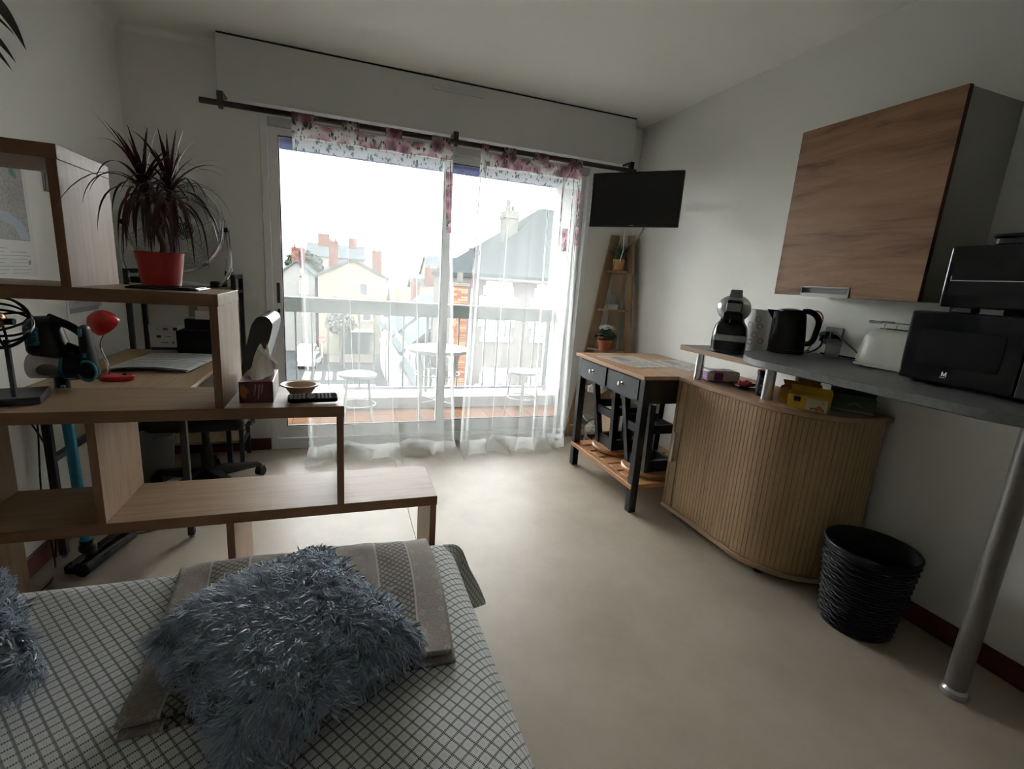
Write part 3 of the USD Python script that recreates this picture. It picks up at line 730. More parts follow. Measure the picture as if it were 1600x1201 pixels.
def ridge_x(name, label, x0, x1, y0, y1, ze, zr, wallm, roofm, wins=(), chims=(), ov=.3, winm='window_dark', cat_='house'):
    """a house whose eaves face the flat (ridge runs left to right)"""
    t = thing(name, label, cat_, (0, 0, 0)); yr = (y0 + y1) / 2
    part(t, 'wall', prism_x([(y0, GZ), (y1, GZ), (y1, ze), (yr, zr), (y0, ze)], x0, x1), wallm, smooth=False)
    for a in (y0, y1):
        dy, dz = yr - a, zr - ze; e = ov / math.hypot(dy, dz)
        part(t, 'roof', prism_x([(a - dy * e, ze - dz * e), (yr, zr), (yr, zr + .2), (a - dy * e, ze - dz * e + .2)], x0 - ov, x1 + ov), roofm, smooth=False)
    for (x, z, ww, hh) in wins:
        f = part(t, 'window', cb(x - ww / 2 - .1, y0 - .06, z - .1, x + ww / 2 + .1, y0 - .01, z + hh + .1, 0), 'stone_white', smooth=False)
        part(f, 'pane', cb(x - ww / 2, y0 - .09, z, x + ww / 2, y0 - .03, z + hh, 0), winm, smooth=False)
    for (x, y, z0, z1, ww, m) in chims:
        c = part(t, 'chimney', cat(cb(x - ww / 2, y - .35, z0, x + ww / 2, y + .35, z1, 0), cb(x - ww / 2 - .05, y - .4, z1 - .22, x + ww / 2 + .05, y + .4, z1 - .08, 0)), m, smooth=False)
        part(c, 'chimney_pot', cat(*[cyl((x + d, y, z1 - .1), (x + d, y, z1 + .3), .12, .09, 10) for d in (-ww * .25, ww * .25)]), 'tile_orange')
    return t

def street_row(x, y0, y1, ze, storeys, wallm, name, label, n, deep=6.0, roofz=2.6, roofm='slate_far', chims=()):
    """a terraced house on the right of the street: its front looks left, eaves along the street"""
    t = thing(name, label, 'house', (0, 0, 0))
    part(t, 'wall', cb(x, y0, GZ, x + deep, y1, ze, 0), wallm, smooth=False)
    xr = x + deep / 2
    for a in (x, x + deep):
        s = -1 if a == x else 1
        p = [(a + s * .35, ze - .25), (xr, ze + roofz), (xr, ze + roofz + .22), (a + s * .35, ze - .03)]
        part(t, 'roof', prism_y(p, y0, y1), roofm, smooth=False)
    part(t, 'cornice', cb(x - .22, y0, ze - .35, x, y1, ze - .02, 0), 'stone_white', smooth=False)
    part(t, 'string_course', cat(*[cb(x - .10, y0, GZ + k * 2.9 + 2.75, x, y1, GZ + k * 2.9 + 2.95, 0) for k in range(storeys - 1)]), 'stone_white', smooth=False)
    for k in range(storeys):
        for j in range(n):
            yc = y0 + (j + .5) * (y1 - y0) / n; zb = GZ + k * 2.9 + (.95 if k else .9)
            f = part(t, 'window', cat(cb(x - .06, yc - .68, zb - .12, x, yc + .68, zb, 0), cb(x - .06, yc - .68, zb, x, yc - .5, zb + 1.5, 0), cb(x - .06, yc + .5, zb, x, yc + .68, zb + 1.5, 0), cb(x - .06, yc - .68, zb + 1.5, x, yc + .68, zb + 1.68, 0)), 'stone_white', smooth=False)
            part(f, 'shutter', cb(x - .03, yc - .5, zb, x + .01, yc + .5, zb + 1.5, 0), 'shutter_grey', smooth=False)
    for (cx, cy, z1, ww) in chims:
        c = part(t, 'chimney', cat(cb(cx - .3, cy - ww / 2, ze, cx + .3, cy + ww / 2, z1, 0), cb(cx - .36, cy - ww / 2 - .06, z1 - .25, cx + .36, cy + ww / 2 + .06, z1 - .1, 0)), 'brick_far', smooth=False)
        part(c, 'chimney_pot', cat(*[cyl((cx, cy + d, z1 - .1), (cx, cy + d, z1 + .35), .13, .1, 10) for d in (-ww * .28, 0, ww * .28)]), 'tile_orange')
    return t

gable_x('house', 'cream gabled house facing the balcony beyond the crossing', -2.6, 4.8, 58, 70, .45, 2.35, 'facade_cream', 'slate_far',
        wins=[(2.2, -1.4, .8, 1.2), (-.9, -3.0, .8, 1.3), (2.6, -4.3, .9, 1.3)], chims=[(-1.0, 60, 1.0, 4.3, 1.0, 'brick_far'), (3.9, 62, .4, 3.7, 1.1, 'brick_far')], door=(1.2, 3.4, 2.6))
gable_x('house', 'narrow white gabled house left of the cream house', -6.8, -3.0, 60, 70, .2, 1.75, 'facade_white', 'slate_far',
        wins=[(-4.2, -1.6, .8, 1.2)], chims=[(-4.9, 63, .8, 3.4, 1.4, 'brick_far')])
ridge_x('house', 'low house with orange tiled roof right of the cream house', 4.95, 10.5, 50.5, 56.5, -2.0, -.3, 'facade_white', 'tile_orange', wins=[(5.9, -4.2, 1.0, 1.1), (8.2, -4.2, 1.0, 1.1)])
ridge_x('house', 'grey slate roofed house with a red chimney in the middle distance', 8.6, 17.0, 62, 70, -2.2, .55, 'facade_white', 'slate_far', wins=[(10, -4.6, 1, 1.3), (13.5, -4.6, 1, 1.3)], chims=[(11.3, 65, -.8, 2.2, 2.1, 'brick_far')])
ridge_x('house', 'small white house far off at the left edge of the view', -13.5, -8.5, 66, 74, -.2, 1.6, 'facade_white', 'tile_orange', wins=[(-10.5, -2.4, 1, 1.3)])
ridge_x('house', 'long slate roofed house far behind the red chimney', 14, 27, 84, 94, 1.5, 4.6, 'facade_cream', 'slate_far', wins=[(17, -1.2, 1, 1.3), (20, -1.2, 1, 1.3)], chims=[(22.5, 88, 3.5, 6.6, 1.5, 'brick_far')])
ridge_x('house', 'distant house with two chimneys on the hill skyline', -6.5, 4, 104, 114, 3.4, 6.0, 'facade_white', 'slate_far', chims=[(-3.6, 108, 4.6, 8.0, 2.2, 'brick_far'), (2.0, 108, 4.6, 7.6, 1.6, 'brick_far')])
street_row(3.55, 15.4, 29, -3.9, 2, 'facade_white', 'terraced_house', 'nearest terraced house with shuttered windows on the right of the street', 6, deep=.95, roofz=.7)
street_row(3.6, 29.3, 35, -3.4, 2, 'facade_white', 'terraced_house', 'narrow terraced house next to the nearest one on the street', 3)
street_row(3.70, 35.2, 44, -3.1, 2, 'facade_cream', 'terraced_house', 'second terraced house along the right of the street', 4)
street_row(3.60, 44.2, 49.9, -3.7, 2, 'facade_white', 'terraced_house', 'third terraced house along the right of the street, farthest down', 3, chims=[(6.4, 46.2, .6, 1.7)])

# the big neighbour: steep slate roof, pinkish wall, white stone window surrounds
nb = thing('neighbour_house', 'large house close on the right with a steep slate roof and white stone window surrounds', 'house', (0, 0, 0))
NY = 19.0
part(nb, 'wall', cb(5.05, NY, GZ, 14.5, NY + 9.6, 1.36, 0), 'facade_pinkgrey', smooth=False)
roofp = np.array([(4.95, NY - .35, 1.30), (15, NY - .35, 1.30), (15, NY + 4.6, 4.75), (9.4, NY + 4.6, 4.75), (4.95, NY + 9.9, 1.30), (15, NY + 9.9, 1.30)], float)
rf = trimesh.convex.convex_hull(np.vstack([roofp, roofp + [0, 0, .18]]))
part(nb, 'roof', rf, 'slate', smooth=False)
part(nb, 'gutter', cat(cyl((4.95, NY - .42, 1.28), (15, NY - .42, 1.28), .07, n=10), cyl((8.25, NY - .12, 1.25), (8.25, NY - .12, GZ), .06, n=10)), 'chimney_grey')
part(nb, 'skylight', mv(cb(-.35, -.6, 0, .35, .6, .1), (9.0, NY + 1.25, 2.45), rx=35), 'stone_white', smooth=False)
for cx, zs in ((6.0, (-.95, -4.6)), (8.2, (-.95, -4.6))):
    for zb in zs:
        f = part(nb, 'window', cat(*[cb(cx - .52 - (.28 if k % 2 else .12), NY - .10, zb - .1 + k * .42, cx - .40, NY, zb + .3 + k * .42, .02) for k in range(5)],
                                   *[cb(cx + .40, NY - .10, zb - .1 + k * .42, cx + .52 + (.28 if k % 2 else .12), NY, zb + .3 + k * .42, .02) for k in range(5)],
                                   cb(cx - .55, NY - .12, zb + 1.58, cx + .55, NY, zb + 2.25, .02), cb(cx - .7, NY - .14, zb - .3, cx + .7, NY, zb - .08, .02)), 'stone_white', smooth=False)
        part(f, 'pane', cb(cx - .40, NY - .03, zb - .08, cx + .40, NY + .01, zb + 1.58, 0), 'window_dark', smooth=False)
        part(f, 'window_guard', cat(*[tube([(cx - .4 + k * .1, NY - .16, zb - .05), (cx - .4 + k * .1, NY - .16, zb + .55)], .012, 5) for k in range(9)], tube([(cx - .45, NY - .16, zb + .55), (cx + .45, NY - .16, zb + .55)], .016, 5)), 'black_metal')
st = part(nb, 'chimney', cat(cb(6.9, NY + 2.4, 1.2, 7.5, NY + 3.2, 4.35, .02), cb(6.85, NY + 2.35, 4.0, 7.55, NY + 3.25, 4.15, .02)), 'chimney_grey', smooth=False)
part(st, 'chimney_pot', cat(cyl((7.12, NY + 2.8, 4.3), (7.12, NY + 2.8, 4.85), .12, .10, 10), cyl((7.36, NY + 2.8, 4.3), (7.36, NY + 2.8, 4.6), .1, .08, 10)), 'chimney_grey')

# tall brick chimney stack, seen through the gap between the curtains; bricks in courses
bs = thing('brick_chimney', 'tall orange brick chimney stack seen between the two curtains', 'chimney', (3.42, 14.85, 0))
part(bs, 'core', cb(-.21, -.20, GZ, .21, .20, 1.02, 0), 'tile_grout', smooth=False)
BR = ['brick_a', 'brick_b', 'brick_c']
for n_, c_ in zip(BR, ((.105, .046, .030), (.135, .066, .045), (.075, .036, .026))): mat(n_, c_, .9, specular_ior_level=0.0)
courses = {b: [] for b in BR}
z, row = -3.1, 0
while z < 1.0:
    for k in range(2):
        o = .11 if row % 2 else 0
        xa, xb_ = max(-.225, -.225 + k * .225 - o + (.0 if k or not row % 2 else .11)), min(.225, -.225 + (k + 1) * .225 - (o if k == 0 else 0))
        part(bs, 'brick', cb(xa + .007, -.225, z, xb_ - .007, -.196, z + .060, 0), BR[rng.integers(3)], smooth=False)
    z += .078; row += 1
part(bs, 'cap', cat(cb(-.27, -.27, 1.0, .27, .27, 1.10, .01), cyl((0, 0, 1.1), (0, 0, 1.42), .10, .09, 12)), 'chimney_grey')

# cars, signs, trees, the hill
def car(label, m, loc, rz):
    t = thing('car', label, 'car', loc, rz)
    side = [(-2, .35), (-2.05, .75), (-1.75, .9), (-1.2, 1.38), (.3, 1.42), (1.0, .98), (1.9, .85), (2.05, .6), (2.0, .35)]
    part(t, 'body', prism_y(side, -.82, .82), m, smooth=False)
    part(t, 'glasshouse', prism_y([(-1.55, .93), (-1.15, 1.33), (.28, 1.37), (.85, .97)], -.835, .835), 'window_dark', smooth=False)
    for x in (-1.25, 1.25):
        for y in (-.83, .83): part(t, 'wheel', cyl((x, y - .08, .32), (x, y + .08, .32), .32, n=16), 'black_matte')
car('white car parked on the left of the street below', 'car_white', (-3.1, 50.5, GZ), 80)
car('second white car behind the first one on the street', 'car_white', (-3.6, 55.6, GZ), 85)
sg = thing('road_sign', 'small round red no-entry sign on a post in the street', 'sign', (-2.05, 52.5, GZ))
part(sg, 'post', cyl((0, 0, 0), (0, 0, 2.6), .04, n=8), 'aluminium'); d = part(sg, 'disc', cyl((0, -.05, 2.35), (0, -.02, 2.35), .34, n=24), 'print_red'); part(d, 'bar', cb(-.22, -.06, 2.29, .22, -.045, 2.41, 0), 'paper_white')
def tree(label, loc, h, r, seed, m='hedge_green'):
    t = thing('tree', label, 'tree', loc); g = np.random.default_rng(seed)
    part(t, 'trunk', tube([(0, 0, 0), (.1, 0, h * .4), (0, .1, h * .75)], [.22, .17, .08], 8), 'black_matte')
    V, F = [], []
    n = 0
    for k in range(700):
        d = g.normal(size=3); d /= np.linalg.norm(d); c = d * r * g.uniform(.45, 1.0) * np.array([1, 1, .85]) + [0, 0, h * .72]
        a = g.normal(size=3); a /= np.linalg.norm(a); b = np.cross(a, d); s = r * .13
        V += [c + a * s, c + b * s, c - a * s, c - b * s]; F += [(n, n + 1, n + 2), (n, n + 2, n + 3)]; n += 4
    part(t, 'crown', trimesh.Trimesh(np.array(V), np.array(F), process=False), m, smooth=False, kind='stuff')
tree('bare grey tree at the left of the street behind the railing', (-.2, 50.8, GZ), 6.0, 1.5, 1, 'chimney_grey')
tree('round tree far off at the left edge of the window', (-17.5, 80, GZ), 11.5, 3.0, 2)
tree('hazy tree right of the red chimney in the distance', (19.5, 74, GZ), 10.6, 3.2, 3)
tree('hazy tree beside the long slate roof in the distance', (31.5, 80, GZ), 12.8, 3.6, 4)
tree('small hazy tree between the far houses on the left', (-6.0, 88, GZ), 13.2, 3.2, 5)
X = np.linspace(-140, 190, 60); Yh = np.linspace(190, 250, 8)
Pm = np.array([[(x, y, GZ + (9 + 9.5 * meshkit.fbm(np.array([x / 45 + 3, y / 80, .5])) + 2.0 * (x < 0)) * math.sin((i + .5) / 8 * PI * .55)) for x in X] for i, y in enumerate(Yh)])
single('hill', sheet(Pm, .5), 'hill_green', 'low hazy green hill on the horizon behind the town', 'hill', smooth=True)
# ---------------------------------------------------------------- stepped open shelf dividing the room
S0, SD, ST = 1.8, .33, .385            # front plane, depth, step
dv = thing('stepped_shelf', 'stepped open oak shelf unit standing as a room divider before the desk', 'shelf', (0, S0, 0))
BT, VT = .040, .025                    # board and upright thickness
def board(x0, x1, k):
    z1 = [0, .387, .776, 1.160, 1.556][k]
    b = part(dv, 'shelf_board', cb(x0, .0012, z1 - BT, x1, SD, z1, .0012), 'oak_x', smooth=False)
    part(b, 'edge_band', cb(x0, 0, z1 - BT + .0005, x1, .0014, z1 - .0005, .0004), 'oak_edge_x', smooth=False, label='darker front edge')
def upright(x1, k0, lean=0):
    z = [0, .387, .776, 1.160, 1.556]
    z0, zt = z[k0], z[k0 + 1] - BT
    b = part(dv, 'upright', cb(x1 - VT, .0012, z0, x1, SD, zt, .0012), 'oak_z', smooth=False)
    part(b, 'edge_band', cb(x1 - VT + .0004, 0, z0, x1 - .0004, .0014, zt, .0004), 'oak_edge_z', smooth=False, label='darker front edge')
board(-1.168, .360, 1); board(-1.168, .002, 2); board(-1.168, -.384, 3); board(-1.168, -.760, 4)
upright(.358, 0); upright(-.376, 0); upright(-1.143, 0)
upright(.000, 1); upright(-.748, 1); upright(-1.135, 1)
upright(-.386, 2)
upright(-.762, 3); upright(-1.143, 3)

# ---------------------------------------------------------------- dracaena in its red pot, on a dark saucer
PX, PY, PZ = -.588, 1.985, 1.160
single('plant_saucer', cat(bprism(rrect(PX - .085, PY - .085, PX + .125, PY + .10, .02), PZ, PZ + .006, .002), bprism(rrect(PX - .075, PY - .075, PX + .115, PY + .09, .015), PZ + .006, PZ + .009, .001)), 'saucer_navy', 'thin dark glossy tray under the red plant pot', 'tray')
pp = thing('dracaena_plant', 'spiky dark red dracaena in a red square-cut pot on the shelf', 'plant', (PX, PY, PZ + .009))
part(pp, 'pot', lathe([(0, .0), (.050, 0), (.056, .004), (.069, .100), (.071, .112), (.067, .112), (.064, .100), (0, .098)], 40), 'red_pot')
part(pp, 'soil', lathe([(0, .103), (.055, .101), (.064, .098)], 24), 'soil')
stem = spline([(.005, 0, .10), (.010, 0, .15), (-.005, .0, .19), (-.022, .005, .25), (-.028, .0, .335)], 14)
part(pp, 'stem', tube(stem, np.linspace(.010, .007, 14), 8), 'dracaena_stem')
stem2 = spline([(-.004, 0, .185), (.018, -.004, .22), (.034, .0, .27), (.043, .004, .335)], 12)
part(pp, 'stem', tube(stem2, np.linspace(.008, .006, 12), 8), 'dracaena_stem')
g = np.random.default_rng(11)
def spray(top, n, up_bias):
    for k in range(n):
        az = 2 * PI * (k * .618 + g.uniform(-.04, .04))
        if math.cos(az) < -.62: az = math.copysign(1, math.sin(az)) * math.radians(g.uniform(95, 128))      # clear of the upright beside it
        q = (k + .5) / n                                    # young leaves stand, old ones hang
        el = math.radians(84 - 78 * q ** .8 + g.uniform(-10, 10))
        L = g.uniform(.19, .28) * (1.0 if q > .25 else .75)
        droop = .15 + 5.0 * q ** 1.2 + g.uniform(-.15, .5)
        p = np.array(top) - np.array([0, 0, .06 * q]); d = np.array([math.cos(az) * math.cos(el), math.sin(az) * math.cos(el), math.sin(el)])
        pts = [p.copy()]; N_ = 11
        for i in range(N_):
            d = d + np.array([0, 0, -droop / N_ * (.5 + i / N_)]) * 1.15; d /= np.linalg.norm(d); p = p + d * L / N_; pts.append(p.copy())
        part(pp, 'leaf', blade(pts, g.uniform(.0105, .0145)), 'dracaena_leaf', smooth=True)
spray(stem[-1], 54, 0); spray(stem2[-1], 54, 0)
for tip, base_ in (((-.155, -.0, .535), stem[-1]), ((-.165, -.26, .20), stem[-1] + [0, 0, -.02]), ((-.035, 0, .47), stem[-1]), ((.075, 0, .455), stem2[-1]), ((.012, 0, .45), stem2[-1])):
    m_ = (np.array(tip) + base_) / 2 + np.array([.012, 0, .075 if tip[2] < base_[2] else 0.0])
    part(pp, 'leaf', blade(spline([base_, m_, tip], 10), .013), 'dracaena_leaf', smooth=True)

# ---------------------------------------------------------------- on the shelves: wire lamp, tissues, bowl, remote
lm = thing('wire_ball_lamp', 'black wire ball lamp on a square black base, left on the shelf', 'lamp', (-1.03, 1.965, .776))
part(lm, 'base', mv(cb(-.085, -.085, 0, .085, .085, .022, .002), rz=16), 'dark_grey_plastic')
part(lm, 'stem', mv(cb(.03, -.052, .020, .042, -.04, .205, .001), rz=0), 'black_metal')
for k, (rx_, ry_, rz_) in enumerate(((80, 10, 0), (65, -30, 20), (100, 30, 50), (20, 15, 0), (35, -25, 60), (75, 50, 100), (10, -15, 30))):
    a = np.linspace(0, 2 * PI, 40, endpoint=False)
    ring_ = np.stack([.080 * np.cos(a), .080 * np.sin(a), 0 * a], 1)
    part(lm, 'wire_ring', mv(tube(ring_, .0038, 6, True), (.02, -.045, .258), rz=rz_, rx=rx_, ry=ry_), 'black_metal')
part(lm, 'bulb', mv(lathe([(0, -.03), (.012, -.028), (.014, -.01), (.024, .008), (.026, .022), (.018, .038), (0, .044)], 20), (.0, -.045, .262), ry=75), 'copper_bulb')
part(lm, 'bulb_socket', cyl((.02, -.045, .26), (.062, -.045, .262), .010, n=14), 'black_plastic')

tx = thing('tissue_box', 'dark red tissue box with a tissue standing up, on the shelf', 'tissue box', (-.300, 1.985, .776), 2)
part(tx, 'carton', cb(-.055, -.115, 0, .055, .115, .078, .0015), 'cardboard_red')
part(tx, 'printed_flames', cat(*[prism_y([(x, .034), (x + .006, .024), (x + .011, .012), (x + .014, .026), (x + .010, .060), (x + .004, .072)], -.1158, -.1148) for x in (-.052, -.045)],
                               prism_y([(-.053, .05), (-.030, .058), (-.022, .040), (-.034, .030), (-.044, .036)], -.1157, -.1148)), 'print_orange', smooth=False)
part(tx, 'printed_feathers', cat(*[prism_y([(x, .018 + d), (x + .004, .020 + d), (x + .010, .066), (x + .005, .072)], -.1157, -.1148) for x, d in ((-.008, .01), (.004, -.006), (.014, .014))]), 'print_pink', smooth=False)
part(tx, 'opening', mv(lathe([(0, .0), (.5, 0), (.5, .0012), (0, .0012)], 24), (0, 0, .0775), s=1.0).apply_scale([.070, .15, 1.0]), 'print_black')
# the tissue: folded cloth pulled up to a crest
ss = np.linspace(0, 1, 16); th = np.linspace(0, 2 * PI, 36)
P = np.array([[((.032 * (1 - s) ** .8 + .010) * math.cos(t) * (1 + .25 * math.sin(3 * t + 4 * s)) + .020 * s, (.068 * (1 - s) ** .7 + .012) * math.sin(t) * (1 + .2 * math.cos(4 * t + 2 * s)), .076 + .112 * s + .012 * math.sin(2 * t + 1) * s) for t in th] for s in ss])
part(tx, 'tissue', sheet(P, .0006), 'tissue_paper', smooth=True)
P = np.array([[(.02 + .042 * a * (1 - .3 * b), -.02 + .05 * b + .012 * math.sin(5 * a), .172 - .05 * a - .015 * b + .012 * math.sin(4 * b + 2 * a)) for a in np.linspace(-.3, 1, 12)] for b in np.linspace(-.5, 1, 10)])
part(tx, 'tissue_fold', sheet(P, .0006), 'tissue_paper', smooth=True)

bw = thing('bowl', 'small beige clay bowl with a wide flat rim on the shelf end', 'bowl', (-.158, 1.985, .776))
bw_m = lathe([(0, 0), (.032, 0), (.036, .003), (.050, .024), (.058, .036), (.071, .040), (.073, .043), (.070, .045), (.056, .042), (.047, .026), (.034, .008), (0, .006)], 48)
part(bw, 'vessel', bw_m, 'bowl_clay')

def rtilt(m): return mv(m, (0, 0, .0085), rx=20)
rc = thing('remote_control', 'black remote control with grey buttons lying in front of the bowl', 'remote control', (-.107, 1.868, .776), 4)
part(rc, 'body', rtilt(bprism(rrect(-.086, -.023, .086, .023, .012), .001, .017, .004)), 'black_plastic')
for i in range(4):
    for j in range(3): part(rc, 'button', rtilt(rbox(-.078 + i * .014, -.015 + j * .012, .016, -.069 + i * .014, -.008 + j * .012, .0185, .001, 2)), 'silver_plastic')
part(rc, 'navigation_ring', rtilt(mv(lathe([(.008, .016), (.0145, .016), (.0145, .0185), (.008, .0185)], 20), (-.006, 0, 0))), 'silver_plastic')
part(rc, 'select_button', rtilt(mv(lathe([(0, .016), (.006, .016), (.006, .0185), (0, .0187)], 16), (-.006, 0, 0))), 'grey_plastic')
for i in range(4): part(rc, 'button', rtilt(rbox(.016 + i * .013, -.016, .016, .023 + i * .013, .016, .0182, .001, 2)), 'silver_plastic')

# ---------------------------------------------------------------- desk along the left wall, metal rack behind it
dk = thing('desk', 'pale oak desk with black metal frame along the left wall', 'desk', (0, 0, 0))
part(dk, 'desktop', cb(-1.155, 2.212, .727, -.600, 3.245, .745, .002), 'desk_oak', smooth=False)
for x, y in ((-.672, 2.385), (-.672, 3.229), (-1.118, 2.32), (-1.118, 3.229)):
    l = part(dk, 'leg', cb(x - .0135, y - .0135, .012, x + .0135, y + .0135, .727, .002), 'black_metal')
    part(l, 'foot', cyl((x, y, 0), (x, y, .014), .012, n=12), 'grey_plastic')
part(dk, 'frame', cat(cb(-1.118, 2.372, .690, -.672, 2.398, .726), cb(-1.118, 3.167, .690, -.672, 3.193, .726), cb(-.685, 2.39, .690, -.659, 3.18, .726), cb(-1.131, 2.39, .690, -1.105, 3.18, .726),
                      cb(-1.131, 2.32, .42, -1.105, 3.18, .445)), 'black_metal')
rk = thing('metal_rack', 'black metal rack with oak shelves in the corner behind the desk', 'rack', (0, 0, 0))
for x in (-1.135, -.612):
    for y in (3.272, 3.492):
        part(rk, 'post', cb(x - .012, y - .012, 0, x + .012, y + .012, 1.19, .002), 'black_metal', smooth=False)
    part(rk, 'side_rail', cat(cb(x - .012, 3.28, 1.166, x + .012, 3.49, 1.19), cb(x - .010, 3.28, 1.08, x + .010, 3.49, 1.10), cb(x - .010, 3.28, .13, x + .010, 3.49, .15)), 'black_metal')
for z in (1.10, .15):
    part(rk, 'shelf_board', cb(-1.125, 3.262, z, -.622, 3.505, z + .016, .002), 'desk_oak', smooth=False)
    part(rk, 'shelf_frame', cat(cb(-1.13, 3.255, z - .02, -.617, 3.275, z), cb(-1.13, 3.488, z - .02, -.617, 3.508, z)), 'black_metal')

# big drum fan on top of the rack
fn = thing('floor_fan', 'large round chrome fan with wire guard, standing behind the red pot', 'fan', (-.880, 3.255, 1.116), 0)
R_, cz_ = .252, .322
tilt = dict(rx=-8, rz=-12)
def fpart(name, m, mt, **k): return part(fn, name, mv(m, (0, 0, cz_), **tilt), mt, **k)
a_ = np.linspace(0, 2 * PI, 64, endpoint=False)
for y in (-.012, .012): fpart('rim_ring', tube(np.stack([R_ * np.cos(a_), 0 * a_ + y, R_ * np.sin(a_)], 1), .005, 8, True), 'chrome')
def guard(y0, ydome):
    ms = []
    for r in np.linspace(.065, R_ - .008, 22):
        yy = y0 + ydome * (1 - (r / R_) ** 2)
        ms.append(tube(np.stack([r * np.cos(a_), 0 * a_ + yy, r * np.sin(a_)], 1), .0016, 4, True))
    for k in range(6):
        t = 2 * PI * k / 6 + .3
        ms.append(tube([(r * math.cos(t), y0 + ydome * (1 - (r / R_) ** 2) , r * math.sin(t)) for r in np.linspace(.05, R_, 8)], .003, 5))
    return cat(*ms)
fpart('front_guard', guard(-.012, -.075), 'brushed_steel', kind='stuff', label='concentric wires of the front guard')
fpart('back_guard', guard(.012, .075), 'brushed_steel', kind='stuff', label='concentric wires of the back guard')
fpart('badge', mv(lathe([(0, 0), (.062, 0), (.062, .008), (.05, .012), (0, .013)], 32), (0, -.086, 0), rx=90), 'silver_plastic')
fpart('motor', mv(lathe([(0, -.04), (.05, -.04), (.06, -.03), (.06, .05), (0, .06)], 24), (0, .045, 0), rx=90), 'black_plastic')
for k in range(3):
    t0 = 2 * PI * k / 3 + .5
    P = np.array([[(r * math.cos(t0 + .55 * s + .2 * r), -.02 + .05 * (s - .5) , r * math.sin(t0 + .55 * s + .2 * r)) for s in np.linspace(-.8, .8, 9)] for r in np.linspace(.06, .215, 8)])
    fpart('fan_blade', sheet(P, .002), 'brushed_steel', smooth=True)
def fstand(s):
    return spline([(s * .265, 0, .325), (s * .272, -.005, .22), (s * .268, -.01, .10), (s * .225, -.02, .022), (s * .10, -.03, .014), (0, -.03, .014)], 26)
part(fn, 'stand', mv(cat(tube(fstand(-1), .011, 10), tube(fstand(1), .011, 10)), rz=-8), 'chrome')
for s in (-1, 1):
    part(fn, 'pivot_knob', mv(cyl((s * .246, 0, .322), (s * .272, 0, .322), .016, n=14), rz=-8), 'black_plastic')
    part(fn, 'foot', mv(rbox(s * .20 - .022, -.055, 0, s * .20 + .022, .0, .034, .006), rz=-8), 'black_plastic')
    part(fn, 'foot', mv(rbox(s * .20 - .022, .03, 0, s * .20 + .022, .085, .026, .006), rz=-8), 'black_plastic')
bt = thing('spray_bottle', 'small white bottle with a dark red label behind the fan', 'bottle', (-.668, 3.455, 1.116))
part(bt, 'flask', lathe([(0, 0), (.021, 0), (.023, .004), (.023, .11), (.012, .13), (.011, .142), (0, .142)], 24), 'white_plastic')
part(bt, 'cap', lathe([(0, .14), (.014, .14), (.014, .165), (0, .167)], 20), 'white_plastic')
part(bt, 'label', lathe([(.0234, .045), (.0236, .045), (.0236, .09), (.0234, .09)], 24), 'cardboard_red')

# things on the desk
dl = thing('desk_lamp', 'small red desk lamp with a chrome bent arm on the desk', 'lamp', (-.905, 2.415, .745))
part(dl, 'base', mv(lathe([(0, 0), (.058, 0), (.062, .004), (.062, .018), (.058, .022), (0, .023)], 36), rz=0).apply_scale([1, .82, 1]), 'red_paint')
part(dl, 'switch', cb(.022, -.012, .022, .036, .004, .029), 'black_plastic')
part(dl, 'arm', tube(spline([(-.033, 0, .02), (-.034, 0, .09), (-.046, 0, .15), (-.034, 0, .19), (-.036, -.004, .235)], 20), .0055, 10), 'chrome')
sh_ = lathe([(0, .060), (.014, .0585), (.028, .053), (.040, .042), (.048, .026), (.052, .006), (.052, -.012), (.049, -.012), (.049, .006), (.045, .024), (.037, .039), (.025, .050), (.0, .056)], 32)
part(dl, 'shade', mv(sh_, (-.022, .0, .235), ry=-34, rx=32), 'red_gloss')
part(dl, 'bulb', mv(ell((0, 0, 0), .022), (-.012, .010, .240)), 'white_plastic')
part(dl, 'cord', tube(spline([(-.06, .0, .006), (-.12, .0, .005), (-.17, -.03, .004), (-.19, -.08, .006)], 16), .0025, 6), 'black_plastic')

lf = thing('leaflet', 'wide curling printed leaflet with blue border lying on the desk', 'leaflet', (-.835, 2.80, .746), -6)
P = np.array([[(x, y, .004 + .016 * math.sin((x + .18) / .36 * PI) * (1 - .8 * (y + .26) / .52) + .001) for x in np.linspace(-.175, .175, 16)] for y in np.linspace(-.24, .26, 10)])
part(lf, 'sheet', sheet(P, .001), 'paper_white', smooth=True)
def on_leaf(x0, x1, y0, y1, m, nm):
    Q = np.array([[(x, y, .0055 + .016 * math.sin((x + .18) / .36 * PI) * (1 - .8 * (y + .26) / .52) + .001) for x in np.linspace(x0, x1, 12)] for y in (y0, y1)])
    part(lf, nm, sheet(Q, .0006), m, smooth=True)
on_leaf(-.17, .17, -.238, -.205, 'print_navy', 'printed_border'); on_leaf(-.17, .17, .018, .026, 'print_grey', 'fold_line')
for k in range(7): on_leaf(-.15, .15, -.17 + k * .025, -.163 + k * .025, 'print_lightblue', 'text_line')
for k in range(7): on_leaf(-.15, .15, .05 + k * .027, .058 + k * .027, 'print_lightblue', 'text_line')

